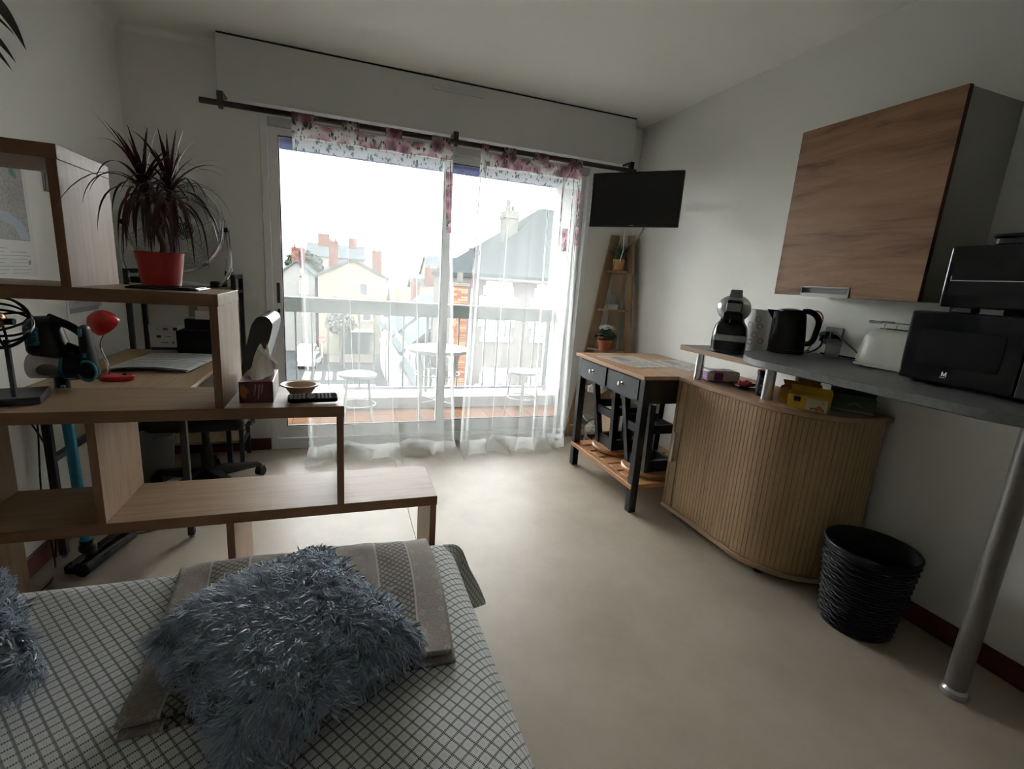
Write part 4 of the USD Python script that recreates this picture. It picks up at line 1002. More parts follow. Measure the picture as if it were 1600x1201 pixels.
cd = thing('display_card', 'white standing card printed with small logos beside the printer', 'card', (-.955, 3.215, .745), 3)
part(cd, 'card', mv(cb(-.075, -.001, 0, .085, .001, .150, 0), rx=8), 'paper_white')
def cpart(m, mt, nm='printed_logo'): part(cd, nm, mv(m, rx=8), mt, smooth=False)
cpart(cb(-.074, -.0018, .002, .084, -.0009, .018, 0), 'print_blue', 'printed_stripe')
cpart(cyl((.0, -.0018, .125), (.0, -.0009, .125), .007, n=16), 'print_red'); cpart(cyl((.010, -.0018, .125), (.010, -.0009, .125), .007, n=16), 'print_orange')
cpart(cb(.040, -.0018, .117, .060, -.0009, .135, 0), 'print_blue'); cpart(cb(-.042, -.0018, .074, -.022, -.0009, .088, 0), 'print_navy')
cpart(text('CB', .012, (-.045, -.0009, .119), '-y'), 'print_grey'); cpart(cb(.0, -.0018, .078, .026, -.0009, .084, 0), 'print_grey'); cpart(cb(-.022, -.0018, .042, .010, -.0009, .048, 0), 'print_grey'); cpart(cyl((.034, -.0018, .045), (.034, -.0009, .045), .005, n=12), 'print_black')

pr_ = thing('printer', 'black printer on the far end of the desk', 'printer', (-.740, 3.19, .745))
part(pr_, 'body', rbox(-.135, -.09, 0, .135, .05, .128, .008), 'black_plastic')
part(pr_, 'paper_feeder', cb(-.115, .0, .127, .135, .05, .185, .004), 'black_matte')
part(pr_, 'output_slot', cb(-.07, -.094, .02, .10, -.088, .07, .002), 'black_matte')
part(pr_, 'side_light', rbox(.088, -.096, .085, .100, -.086, .14, .004, 3), 'teal_plastic')
part(pr_, 'paper_stack', cb(-.06, .005, .183, .13, .011, .235, .001), 'paper_white')
hb = thing('booklet', 'green and cream booklet standing behind the printer', 'booklet', (-.76, 3.235, .930), 0)
part(hb, 'cover', cb(-.085, .0, .0, .11, .004, .165, .001), 'box_cream'); part(hb, 'green_strip', cb(-.07, -.001, .135, .11, 0, .160, 0), 'print_green'); part(hb, 'brown_strip', cb(-.02, -.001, .080, .11, 0, .11, 0), 'cardboard_red'); part(hb, 'round_stamp', cyl((-.065, -.001, .118), (-.065, 0, .118), .014, n=18), 'print_orange')
part(hb, 'photo', cb(-.078, -.001, .01, -.035, 0, .07, 0), 'box_greengrey')

# on the left wall
cl = thing('wall_calendar', 'white calendar page with a grey block pinned to the left wall', 'calendar', (XL, 2.70, .93))
part(cl, 'page', cb(0, 0, 0, .003, .34, .21, .0005), 'paper_white'); part(cl, 'grey_block', cb(.0028, .02, .07, .0036, .33, .20, 0), 'print_lightblue', smooth=False); part(cl, 'dark_block', cb(.0028, .02, .055, .0038, .30, .078, 0), 'print_grey', smooth=False)
for k in range(3): part(cl, 'text_line', cb(.0032, .06, .10 + k * .03, .0040, .24, .104 + k * .03, 0), 'print_grey', smooth=False)
mp_ = thing('map_poster', 'pale city map poster with a blue river bend on the left wall', 'poster', (XL, 1.86, 1.155))
part(mp_, 'sheet', cb(0, 0, 0, .002, .66, .44, .0005), 'paper_white')
# the map's print: streets, a river, a green park
g2 = np.random.default_rng(5)
MATS['map_print'] = usdkit.material(stage, '/World/Looks/map_print', {
    'tc': ('texture_coordinate', {}), 'v': ('voronoi_texture', {'scale': 62.0, 'feature': 'distance_to_edge'}), 'n': ('noise_texture', {'scale': 9.0, 'detail': 5.0}),
    'r': ('rgb_ramp', {'ramp': [(0.0, (0.44, 0.42, 0.40)), (0.06, (0.54, 0.53, 0.52)), (0.12, (0.62, 0.62, 0.61))]}), 'r2': ('rgb_ramp', {'ramp': [(0.42, (0.55, 0.53, 0.52)), (0.6, (0.64, 0.65, 0.64))]}),
    'm': ('mix', {'mix_type': 'multiply', 'fac': 0.8}), 'p': ('principled_bsdf', {'roughness': 0.7})},
    [('tc.object', 'v.vector'), ('tc.object', 'n.vector'), ('v.distance', 'r.fac'), ('n.fac', 'r2.fac'), ('r.color', 'm.color1'), ('r2.color', 'm.color2'), ('m.color', 'p.base_color')], surface='p.BSDF')
part(mp_, 'map', cb(.0018, .02, .135, .0026, .635, .425, 0), 'map_print', smooth=False)
riv = Polygon([(.33, .21), (.42, .24), (.52, .235), (.60, .20), (.632, .14), (.575, .14), (.545, .185), (.48, .20), (.42, .205), (.36, .19)])
part(mp_, 'river', prism_x(riv, .0024, .0030), 'river_blue', smooth=False)
part(mp_, 'green_park', cat(cyl((.0024, .575, .385), (.0031, .575, .385), .016, n=16), cyl((.0024, .59, .372), (.0031, .59, .372), .010, n=12)), 'print_green', smooth=False)
for k in range(8): part(mp_, 'text_line', cb(.0018, .30, .012 + k * .013, .0026, .46 + .02 * (k % 3), .0145 + k * .013, 0), 'text_grey', smooth=False)
for k in range(7): part(mp_, 'text_line', cb(.0018, .50, .012 + k * .013, .0026, .60 + .015 * (k % 2), .0145 + k * .013, 0), 'text_grey', smooth=False)
part(mp_, 'small_crest', cb(.0018, .606, .045, .0027, .618, .062, 0), 'print_grey', smooth=False)
hk = thing('wall_bracket', 'slim grey metal bracket on the left wall beside the map', 'bracket', (XL, 2.64, 1.5))
part(hk, 'plate', cb(0, 0, 0, .008, .05, .10, .002), 'brushed_steel'); part(hk, 'rail', cat(cb(.008, .006, .002, .020, .014, .098, .002), cb(.008, .036, .002, .020, .044, .098, .002)), 'brushed_steel')
hp = thing('hanging_plant', 'dark leaves of a hanging plant at the upper left edge', 'plant', (XL + .04, 2.05, 2.0))
part(hp, 'wall_hook', cat(cyl((-.04, -.04, .12), (.0, -.04, .12), .006, n=8), cyl((0, -.04, .12), (0, -.04, .04), .003, n=6)), 'black_metal')
part(hp, 'pot', lathe([(0, -.10), (.05, -.10), (.06, -.02), (.062, .03), (.056, .03), (0, .02)], 24, c=(.02, -.06, -.02)), 'black_plastic')
for y0, z0, y1, z1, w_ in ((.10, .045, .405, -.030, .060), (.08, .0, .352, -.008, .025), (.08, -.05, .33, -.10, .036), (.06, -.08, .302, -.135, .03), (.08, .06, .315, .055, .03), (-.08, .03, -.20, -.05, .04), (-.08, 0, -.18, .03, .04)):
    part(hp, 'leaf', blade(spline([(.03, y0, z0), (.04, (y0 + y1) / 2, max(z0, z1) + .015 + (z0 + z1) * .1), (.045, y1, z1)], 10), w_), 'black_green_leaf', smooth=True)

# ---------------------------------------------------------------- office chair
oc = thing('office_chair', 'black office chair with its back to the window, at the desk', 'chair', (-.735, 2.975, 0), 0)
part(oc, 'seat', rbox(-.23, -.23, .385, .235, .23, .475, .045, 6), 'chair_fabric', smooth=True)
part(oc, 'seat_pan', cb(-.12, -.12, .355, .12, .12, .388, .01), 'black_plastic')
part(oc, 'column', cat(cyl((0, 0, .075), (0, 0, .24), .033, .029, 20), cyl((0, 0, .24), (0, 0, .36), .020, n=20)), 'black_plastic')
bk = Polygon([(.200, .46), (.225, .46), (.36, .90), (.372, .955), (.358, .985), (.322, .985), (.298, .945), (.19, .52)]).buffer(-.02).buffer(.034, quad_segs=6)
part(oc, 'backrest', mv(prism_y(bk, -.19, .19)), 'leather_black', smooth=40)
part(oc, 'back_support', cb(.05, -.03, .36, .24, .03, .385, .004), 'black_metal')
part(oc, 'back_support', tube([(.24, 0, .37), (.255, 0, .45), (.275, 0, .56)], .016, 8), 'black_metal')
for k in range(5):
    a = math.radians(24 + 72 * k); c, s = math.cos(a), math.sin(a)
    leg_ = trimesh.convex.convex_hull(np.array([(c * r + (-s) * w_ * sg_, s * r + c * w_ * sg_, z) for r, w_, zz in ((.02, .030, (.055, .115)), (.265, .014, (.062, .085))) for sg_ in (-1, 1) for z in zz]))
    lp = part(oc, 'base_leg', leg_, 'black_plastic', smooth=False)
    x, y = .275 * c, .275 * s
    part(lp, 'caster', cat(*[mv(cyl((0, -.006 + d, .026), (0, .006 + d, .026), .026, n=18), (x, y, 0), rz=math.degrees(a) + 35) for d in (-.014, .014)], mv(cb(-.022, -.019, .03, .022, .019, .058, .004), (x, y, 0), rz=math.degrees(a) + 35), cyl((x, y, .05), (x, y, .075), .006, n=8)), 'black_plastic')
bn = thing('mesh_bin', 'grey wire mesh waste bin under the desk', 'bin', (-1.04, 3.135, 0))
part(bn, 'basket', lathe([(.088, .004), (.105, .26), (.107, .26), (.090, .004)], 40), 'mesh_metal')
part(bn, 'bottom', lathe([(0, 0), (.088, 0), (.089, .006), (0, .006)], 32), 'black_metal')
part(bn, 'rim', tube([(.106 * math.cos(t), .106 * math.sin(t), .262) for t in np.linspace(0, 2 * PI, 40, endpoint=False)], .0035, 6, True), 'brushed_steel')

# ---------------------------------------------------------------- stick vacuum cleaner
vc = thing('stick_vacuum', 'black and teal stick vacuum cleaner standing behind the shelf', 'vacuum cleaner', (-.982, 2.170, 0))
def vsq(m):
    m = m.copy(); v = m.vertices.copy(); v[:, 0] = np.where(v[:, 2] > .66, v[:, 0] * .78, v[:, 0]); m.vertices = v; return m
def vp(name, m, mt, **k): return part(vc, name, vsq(m), mt, **k)
bd = trimesh.convex.convex_hull(np.vstack([s_ for s_ in [ell((-.075, 0, .985), .038, .04, .045).vertices, ell((-.075, 0, .915), .035, .042, .03).vertices, ell((-.01, 0, 1.0), .03, .035, .035).vertices, ell((.02, 0, .905), .03, .04, .03).vertices]]))
vp('motor_housing', bd, 'black_plastic', smooth=True)
vent = prism_y(rrect(-.088, .930, -.038, .995, .008), -.046, -.036)
v_ = vp('filter_vent', vent, 'teal_plastic', smooth=False)
for k in range(5): part(v_, 'vent_slot', vsq(mv(cb(-.018, -.0485, -.002, .018, -.0455, .002, 0), (-.063, 0, .944 + k * .0095), ry=-28)), 'black_matte', smooth=False)
vp('handle', tube(spline([(-.02, 0, 1.028), (.04, 0, 1.005), (.085, 0, .980), (.108, 0, .955)], 16), .015, 10), 'black_plastic')
vp('handle_grip', tube(spline([(.02, 0, .93), (.06, 0, .915), (.10, 0, .898)], 10), .016, 10), 'black_plastic')
vp('trigger_post', tube(spline([(-.012, 0, 1.0), (.005, 0, .965), (.01, 0, .935)], 8), .013, 8), 'black_plastic')
ft = vp('front_housing', trimesh.convex.convex_hull(np.vstack([ell((.108, 0, .985), .022, .028, .02).vertices, ell((.112, 0, .90), .026, .03, .03).vertices, ell((.118, 0, .835), .034, .04, .036).vertices])), 'black_plastic', smooth=True)
part(ft, 'teal_ring', vsq(mv(tube([(.034 * math.cos(t), 0, .036 * math.sin(t)) for t in np.linspace(0, 2 * PI, 32, endpoint=False)], .0055, 8, True), (.120, -.036, .838))), 'teal_plastic')
part(ft, 'teal_button', vsq(cat(rbox(.100, -.034, .965, .113, -.024, .992, .003, 3), rbox(.108, -.036, .885, .124, -.026, .905, .003, 3))), 'teal_plastic')
vp('dust_canister', mv(cyl((-.105, 0, .85), (.02, 0, .85), .045, n=28)), 'clear_plastic')
vp('dust_lump', ell((-.05, 0, .835), .04, .03, .022), 'print_grey', smooth=True)
vp('canister_ring', cyl((.02, 0, .85), (.032, 0, .85), .0475, n=28), 'teal_plastic')
vp('motor_barrel', cyl((.032, 0, .85), (.10, 0, .85), .046, n=28), 'black_plastic')
vp('hose_neck', cyl((-.0, 0, .815), (.0, .0, .66), .027, .025, 20), 'black_plastic')
vp('release_button', rbox(.010, -.036, .755, .026, -.024, .785, .003, 3), 'teal_plastic')
vp('tube', cyl((0, 0, .66), (0, .02, .13), .0185, n=20), 'teal_metal')
vp('joint', cat(ell((0, .025, .10), .03), cyl((0, .02, .135), (0, .022, .10), .022, n=16)), 'black_plastic', smooth=True)
noz = mv(cat(mv(cyl((-.14, 0, .034), (.14, 0, .034), .031, n=24)), cb(-.135, -.01, .004, .135, .075, .045, .01)), (.03, .10, 0), rz=76)
vp('floor_head', noz, 'black_gloss', smooth=40)
vp('head_neck', tube([(0, .03, .09), (.0, .05, .055), (.015, .07, .04)], .022, 10), 'black_plastic')

# cables and a plug strip on the floor by the left wall
cbk = thing('wall_cable', 'thin black cable hanging down the left wall beside the vacuum', 'cable')
part(cbk, 'cable', tube(spline([(-1.155, 2.19, .72), (-1.160, 2.18, .66), (-1.155, 2.20, .62), (-1.16, 2.26, .625), (-1.155, 2.33, .55), (-1.145, 2.36, .46), (-1.14, 2.35, .2), (-1.14, 2.3, .01)], 40), .0032, 6), 'black_plastic')
cbl = thing('wall_cable', 'straight black cable by the desk leg reaching the floor', 'cable')
part(cbl, 'cable', tube(spline([(-1.13, 2.29, .72), (-1.135, 2.285, .5), (-1.14, 2.27, .2), (-1.12, 2.25, .006), (-1.08, 2.12, .005), (-1.10, 1.95, .005)], 40), .003, 6), 'black_plastic')
ps = thing('plug_strip', 'black plug strip lying on the floor at the left wall', 'plug strip', (-1.065, 1.90, 0), 62)
part(ps, 'body', rbox(-.085, -.024, 0, .085, .024, .036, .006), 'black_plastic')
for k in range(3): part(ps, 'socket', mv(lathe([(.0, .0), (.015, .0), (.017, .002), (.0, .002)], 16), (-.055 + k * .05, 0, .0355)), 'black_matte')
fc = thing('floor_cable', 'thin dark cable running across the floor behind the shelf', 'cable')
part(fc, 'cable', tube(spline([(-.93, 2.46, .004), (-.80, 2.50, .004), (-.70, 2.62, .004), (-.72, 2.9, .004), (-.95, 3.2, .004)], 30), .003, 6), 'black_plastic')
# ---------------------------------------------------------------- the bed
BZ = .475                                  # top of the cover
BX0, BX1, BYB, BYT = -1.16, .325, -.62, 1.355
bd_ = thing('bed', 'bed with a white duvet cover in a dark dashed check', 'bed', (0, 0, 0))
part(bd_, 'base', cb(BX0 + .005, BYB, .10, BX1 - .04, BYT - .05, .27, .01), 'dark_grey_plastic')
part(bd_, 'mattress', rbox(BX0 + .002, BYB, .265, BX1 - .03, BYT - .04, BZ - .012, .05), 'white_lacquer', smooth=True)
for x in (BX0 + .06, BX1 - .10):
    for y in (BYB + .1, BYT - .12): part(bd_, 'leg', cyl((x, y, 0), (x, y, .11), .025, n=12), 'black_plastic')
def edge(d, r):
    """how far a cloth that has run d past the edge has moved out and down"""
    q = r * PI / 2
    a = np.clip(d, 0, q) / r
    return r * np.sin(a), r * (1 - np.cos(a)) + np.clip(d - q, 0, None)
def cover(U, V):
    """cloth coordinates (metres) to the place where the cloth lies"""
    r = .085
    ex, ey = BX1 - r, BYT - r
    du, dv_ = np.clip(U - ex, 0, None), np.clip(V - ey, 0, None)
    ou, zu = edge(du, r); ov, zv = edge(dv_, r)
    x = np.minimum(U, ex) + ou; y = np.minimum(V, ey) + ov
    both = np.minimum(du, dv_)
    z = BZ - np.maximum(zu, zv) - .25 * np.minimum(zu, zv)
    flare = np.clip(both - .03, 0, .30)
    x = x + flare * .42 + .02 * np.sin(V * 13) * np.clip(du - .12, 0, .2) * 2
    y = y + flare * .08 + .02 * np.sin(U * 11) * np.clip(dv_ - .12, 0, .2) * 2
    z = np.maximum(z + flare * .22, .10)
    z = z + .010 * (meshkit.fbm(np.stack([U * 3.2, V * 3.2, 0 * U], -1), 3, 4) - .5) - .015 * np.exp(-((U + .15) ** 2 + (V - .2) ** 2) / .2)
    return np.stack([x, y, z], -1)
uu, vv = np.linspace(BX0, BX1 + .25, 130), np.linspace(BYB, BYT + .26, 150)
U, V = np.meshgrid(uu, vv, indexing='ij')
P = cover(U, V)
gm = grid(P)
part(bd_, 'duvet_cover', gm, 'bed_cloth', uv=np.stack([U.ravel(), V.ravel()], 1), label='white cover with a diagonal dark dashed check')

# taupe throw across the foot end
tw = thing('throw_blanket', 'taupe woven throw with lattice bands folded across the bed end', 'blanket', (0, 0, 0))
tu, tv = np.linspace(-.385, .225, 80), np.linspace(.835, 1.43, 70)
Q = np.zeros((80, 70, 3)); UV = np.zeros((80, 70, 2))
for i, a in enumerate(tu):
    for j, b in enumerate(tv):
        s, t = (a + .08) / .31, (b - 1.13) / .30
        uu_ = a + .025 * t * (-1 if s < 0 else .3) * abs(s) + .01 * math.sin(7 * b) ; vv_ = b + .015 * math.sin(5 * a + 1)
        Q[i, j] = (uu_, vv_, 0); UV[i, j] = (a + .08, b)
Cp = cover(Q[..., 0], Q[..., 1])
wr = .010 + .012 * meshkit.fbm(np.stack([Q[..., 0] * 9, Q[..., 1] * 9, 0 * Q[..., 0]], -1), 3, 8) + .006 * np.abs(np.sin((Q[..., 0] * 11 + Q[..., 1] * 8)))
nrm = grid(Cp).vertex_normals.reshape(80, 70, 3); nrm = nrm * np.sign(nrm[..., 2:3] + 1e-6)
top = Cp + nrm * wr[..., None]
sh = sheet(top, .008)
part(tw, 'upper_layer', sh, 'throw_cloth', uv=np.vstack([UV.reshape(-1, 2)] * 2))
low = Cp[:, :52] + nrm[:, :52] * .0045
part(tw, 'under_layer', sheet(low + np.array([.006, -.012, 0]), .006), 'throw_cloth', uv=np.vstack([UV[:, :52].reshape(-1, 2)] * 2), label='folded under layer')

# long-pile plush cushions
def cushion(label, c, hw, hl, th, rz, rx, ry, n, seed, skew=0.0):
    t = thing('plush_cushion', label, 'cushion', (0, 0, 0))
    g = np.random.default_rng(seed)
    a = np.linspace(-1, 1, 26); A, B = np.meshgrid(a, a, indexing='ij')
    def side(A, B, s):
        pin = 1 - .03 * (1 - np.abs(B) ** 2) * np.abs(A) ** 3; pin2 = 1 - .03 * (1 - np.abs(A) ** 2) * np.abs(B) ** 3
        h = th * ((1 - A ** 4) * (1 - B ** 4)) ** .5
        return np.stack([hw * A * pin + skew * B, hl * B * pin2, s * h], -1)
    Rm = trimesh.transformations.euler_matrix(math.radians(rx), math.radians(ry), math.radians(rz))[:3, :3]
    place = lambda p: p @ Rm.T + np.array(c)
    m = cat(grid(place(side(A, B, 1))), grid(place(side(A[:, ::-1], B[:, ::-1], -.55))))
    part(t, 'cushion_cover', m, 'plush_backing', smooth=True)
    # tufts: fibres gather into clumps, each clump leans its own way
    SC = 20; nc = n // SC
    ca = np.stack([g.uniform(-1, 1, nc), g.uniform(-1, 1, nc)], 1)
    flow = meshkit.noise(np.c_[ca * 2.2, np.zeros(nc)], seed) * 6.3 + g.normal(0, .7, nc)
    rootA = np.clip(ca[:, None, :] + g.normal(0, .017, (nc, SC, 2)), -.999, .999).reshape(-1, 2)
    S = np.where(g.uniform(size=len(rootA)) < .86, 1.0, -.55)
    rim = np.maximum(np.abs(rootA[:, 0]), np.abs(rootA[:, 1]))
    S = np.where(rim < .80, 1.0, S)
    p = np.zeros((len(rootA), 3)); nn = np.zeros_like(p)
    for s in (1.0, -.55):
        k = S == s
        q = side(rootA[k, 0], rootA[k, 1], s); e = 1e-3
        da = side(np.clip(rootA[k, 0] + e, -1, 1), rootA[k, 1], s) - side(np.clip(rootA[k, 0] - e, -1, 1), rootA[k, 1], s)
        db = side(rootA[k, 0], np.clip(rootA[k, 1] + e, -1, 1), s) - side(rootA[k, 0], np.clip(rootA[k, 1] - e, -1, 1), s)
        v = np.cross(da, db) * (1 if s > 0 else -1); v /= np.linalg.norm(v, axis=1, keepdims=True) + 1e-12
        p[k], nn[k] = q, v
    p = place(p); nn = nn @ Rm.T
    cl_dir = np.stack([np.cos(flow), np.sin(flow), np.zeros(nc)], 1)
    lean = np.repeat(cl_dir * g.uniform(.5, 1.1, (nc, 1)), SC, 0) + np.array([.0, -.45, -.15]) + g.normal(0, .16, (len(p), 3))
    L = (np.repeat(g.uniform(.026, .038, nc), SC) * g.uniform(.8, 1.08, len(p)))[:, None]
    centre = np.repeat(p.reshape(nc, SC, 3).mean(1), SC, 0)
    pts = []
    for s in (0, .33, .66, 1.0):
        q = p + nn * L * (s * (1 - .40 * s)) + lean * L * .62 * s ** 1.7
        q = q + (centre - p) * .62 * s ** 1.3
        pts.append(q)
    C = np.stack(pts, 1).astype(np.float32)
    zlow = BZ + .004
    C[..., 2] = np.maximum(C[..., 2], zlow - .02)
    # the pile itself: tapered, bent locks, and loose single fibres between them
    nl = n // 8
    k0 = g.integers(0, len(p), nl)
    q0, d0 = p[k0], nn[k0]
    ln = lean[k0] + g.normal(0, .30, (nl, 3)); Ll = (L[k0, 0] * g.uniform(.75, 1.1, nl))[:, None]
    wide = g.uniform(.0022, .0042, nl)[:, None]
    V = []; ax = np.cross(d0, ln); ax /= np.linalg.norm(ax, axis=1, keepdims=True) + 1e-9; bx = np.cross(ax, d0)
    for s_, ws in ((0, .7), (.35, 1.0), (.7, .7)):
        c_ = q0 + d0 * Ll * (s_ * (1 - .42 * s_)) + ln * Ll * .62 * s_ ** 1.7
        for a_k in (0, 2.094, 4.189): V.append(c_ + (ax * math.cos(a_k) + bx * math.sin(a_k)) * wide * ws)
    V.append(q0 + d0 * Ll * .58 + ln * Ll * .62)
    V = np.stack(V, 1).reshape(-1, 3); V[:, 2] = np.maximum(V[:, 2], BZ - .012)
    fl = [(r_ * 3 + a_, r_ * 3 + b_, r_ * 3 + 3 + b_) for r_ in (0, 1) for a_, b_ in ((0, 1), (1, 2), (2, 0))] + [(r_ * 3 + a_, r_ * 3 + 3 + b_, r_ * 3 + 3 + a_) for r_ in (0, 1) for a_, b_ in ((0, 1), (1, 2), (2, 0))] + [(6, 7, 9), (7, 8, 9), (8, 6, 9)]
    F = (np.array(fl)[None] + 10 * np.arange(nl)[:, None, None]).reshape(-1, 3)
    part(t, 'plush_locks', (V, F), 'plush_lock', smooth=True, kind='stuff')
    C = C[g.permutation(len(C))[:len(C) // 3]]
    path = numbered(t, 'plush_pile')
    bc = UsdGeom.BasisCurves.Define(stage, path)
    bc.CreateTypeAttr('linear'); bc.CreateWrapAttr('nonperiodic')
    bc.CreateCurveVertexCountsAttr(Vt.IntArray.FromNumpy(np.full(len(C), 4, np.int32)))
    bc.CreatePointsAttr(Vt.Vec3fArray.FromNumpy(C.reshape(-1, 3)))
    wd = np.tile(np.array([.0013, .0013, .0010, .0004], np.float32), len(C))
    bc.CreateWidthsAttr(Vt.FloatArray.FromNumpy(wd)); bc.SetWidthsInterpolation('vertex')
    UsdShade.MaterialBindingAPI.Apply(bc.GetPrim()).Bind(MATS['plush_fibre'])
    bc.GetPrim().SetCustomDataByKey('kind', 'stuff')
    return t
cushion('large grey blue long-pile plush cushion lying on the taupe throw', (-.105, .915, BZ + .058), .178, .195, .078, 32, 5, -4, 66000, 21)
cushion('second grey blue plush cushion, cut off by the left edge of the photo', (-.745, 1.00, BZ + .065), .165, .20, .085, 33, 0, 0, 50000, 22)
# ---------------------------------------------------------------- tambour cabinet with its raised bar shelf
CX, CY0, CY1, CZ = 1.765, 1.305, 2.155, .812
tc_ = thing('tambour_cabinet', 'low oak cabinet with a slatted roller door and a rounded near end', 'cabinet', (0, 0, 0))
def plan(off=0.0, yfar=CY1):
    """outline: straight front, then one wide quarter bend back to the wall"""
    r, xw = .33, XR - .012
    pts = [(xw, yfar - off), (CX + off, yfar - off)]
    cy, cx = CY0 + r, CX + r
    for k in range(15):
        a = math.radians(180 + 90 * k / 14); pts.append((cx + (r - off) * math.cos(a), cy + (r - off) * math.sin(a)))
    pts.append((xw, CY0 + off))
    return pts
part(tc_, 'plinth_board', bprism(Polygon(plan()), .038, .062, .003), 'tambour_edge')
part(tc_, 'top_board', bprism(Polygon(plan()), CZ - .024, CZ, .003), 'tambour_edge')
part(tc_, 'end_panel', cb(CX + .004, CY1 - .02, .062, XR - .012, CY1 - .001, CZ - .024, .001), 'tambour_oak', smooth=False)
part(tc_, 'carcass', prism(Polygon(plan(.030, CY1 - .02)), .062, CZ - .024), 'dark_gap')
for x, y in ((CX + .07, CY1 - .06), (CX + .10, 1.52), (2.15, CY1 - .06), (2.13, 1.36)): part(tc_, 'foot', cyl((x, y, 0), (x, y, .04), .022, n=14), 'black_plastic')
# the slats of the roller door, one by one along the outline
line = np.array(plan(.012))[1:]
seg = np.r_[0, np.cumsum(np.linalg.norm(np.diff(line, axis=0), axis=1))]
def along(s): return np.array([np.interp(s, seg, line[:, 0]), np.interp(s, seg, line[:, 1])])
s0, pitch = .052, .0218
n_sl = int((seg[-1] - s0 - .01) / pitch)
for k in range(n_sl):
    a, b = along(s0 + k * pitch + .0007), along(s0 + (k + 1) * pitch - .0007)
    d = (b - a) / np.linalg.norm(b - a); nrm_ = np.array([d[1], -d[0]])
    if nrm_[0] > 0 and abs(nrm_[0]) > abs(nrm_[1]): nrm_ = -nrm_
    mid = (a + b) / 2
    if (mid - np.array([2.1, 1.7])) @ nrm_ < 0: nrm_ = -nrm_
    q = [a, b, b - nrm_ * .010, a - nrm_ * .010]
    q = [a - nrm_ * .0010, a + d * .0010, b - d * .0010, b - nrm_ * .0010, b - nrm_ * .010, a - nrm_ * .010]
    part(tc_, 'slat', prism(Polygon([tuple(v) for v in q]).buffer(0), .063, CZ - .025), 'tambour_oak', smooth=False)
part(tc_, 'closing_rail', cb(CX + .006, CY1 - .072, .063, CX + .026, CY1 - .022, CZ - .025, .002), 'tambour_oak', smooth=False)
part(tc_, 'handle', cat(rbox(CX - .016, CY1 - .052, .325, CX - .004, CY1 - .036, .505, .004, 3), cb(CX - .006, CY1 - .048, .335, CX + .008, CY1 - .040, .345, .001), cb(CX - .006, CY1 - .048, .485, CX + .008, CY1 - .040, .495, .001)), 'brushed_steel')
part(tc_, 'post', cyl((CX + .055, CY1 - .085, CZ), (CX + .055, CY1 - .085, .964), .022, n=24), 'chrome')
part(tc_, 'post', cyl((CX + .085, 1.640, CZ), (CX + .085, 1.640, .964), .024, n=24), 'brushed_steel')
part(tc_, 'back_support', cb(2.05, CY1 - .50, CZ, 2.20, CY1 - .48, .964, .001), 'tambour_oak', smooth=False)
rsh = Polygon([(XR - .002, CY1 - .0), (CX - .02, CY1 - .0), (CX - .02, 1.66)] + [(CX - .02 + .32 * (1 - math.cos(t)), 1.66 - .32 * math.sin(t)) for t in np.linspace(0, PI / 2, 12)][1:] + [(XR - .002, 1.34)])
part(tc_, 'raised_shelf', prism(rsh, .964, .989), 'tambour_edge', smooth=False)
part(tc_, 'raised_shelf_top', prism(rsh.buffer(-.0015), .989, .9905), 'worktop_grey', smooth=False)

# the grey bar top on its steel leg
bar = thing('bar_worktop', 'long grey worktop with round ends on one thick steel leg', 'worktop', (0, 0, 0))
WX, WZ0, WZ1 = 1.600, .9905, 1.0205
op = []
cyy, rx_, ry_ = 1.43, (XR - .003 - WX), .36
for t in np.linspace(0, PI / 2, 16): op.append((WX + .40 * (1 - math.cos(t)), cyy + ry_ * math.sin(t)))
far = op + [(XR - .003, cyy + ry_)]
near = [(XR - .003, .50)] + [(WX + .40 * (1 - math.sin(t)), .78 - .28 * math.cos(t)) for t in np.linspace(0, PI / 2, 14)]
outline = Polygon([tuple(p) for p in near] + [tuple(p) for p in far]).buffer(0)
part(bar, 'top', bprism(outline, WZ0, WZ1, .003), 'worktop_grey', smooth=25)
lg = part(bar, 'leg', cat(cyl((1.951, .774, .030), (1.951, .774, WZ0 - .012), .030, n=32), cyl((1.951, .774, WZ0 - .012), (1.951, .774, WZ0), .055, n=32)), 'grey_metal_paint', label='thick grey steel leg')
part(lg, 'foot', lathe([(0, 0), (.034, 0), (.036, .003), (.036, .020), (.030, .030), (0, .031)], 28, c=(1.951, .774, 0)), 'silver_plastic')

# ---------------------------------------------------------------- wall cabinet
wc = thing('wall_cabinet', 'wall cabinet with a knotty oak door and grey sides above the worktop', 'cabinet', (0, 0, 0))
KX, KY0, KY1, KZ0, KZ1 = 1.918, 1.154, 1.762, 1.293, 1.992
part(wc, 'carcass', cb(KX + .021, KY0 + .001, KZ0 + .002, XR - .001, KY1 - .001, KZ1 - .002, .001), 'cabinet_grey', smooth=False)
hy0, hy1, hz = 1.405, 1.625, .040
door = Polygon([(KY0, KZ0), (hy0, KZ0), (hy0, KZ0 + hz), (hy1, KZ0 + hz), (hy1, KZ0), (KY1, KZ0), (KY1, KZ1), (KY0, KZ1)])
dr = part(wc, 'door', prism_x(door, KX + .0005, KX + .019), 'door_oak', smooth=False, label='door in knotty brown oak decor')
part(dr, 'edge_band', cb(KX, KY0 - .0012, KZ0, KX + .019, KY0, KZ1, 0), 'door_edge', smooth=False)
part(dr, 'edge_band', cb(KX, KY1, KZ0, KX + .019, KY1 + .001, KZ1, 0), 'door_edge', smooth=False)
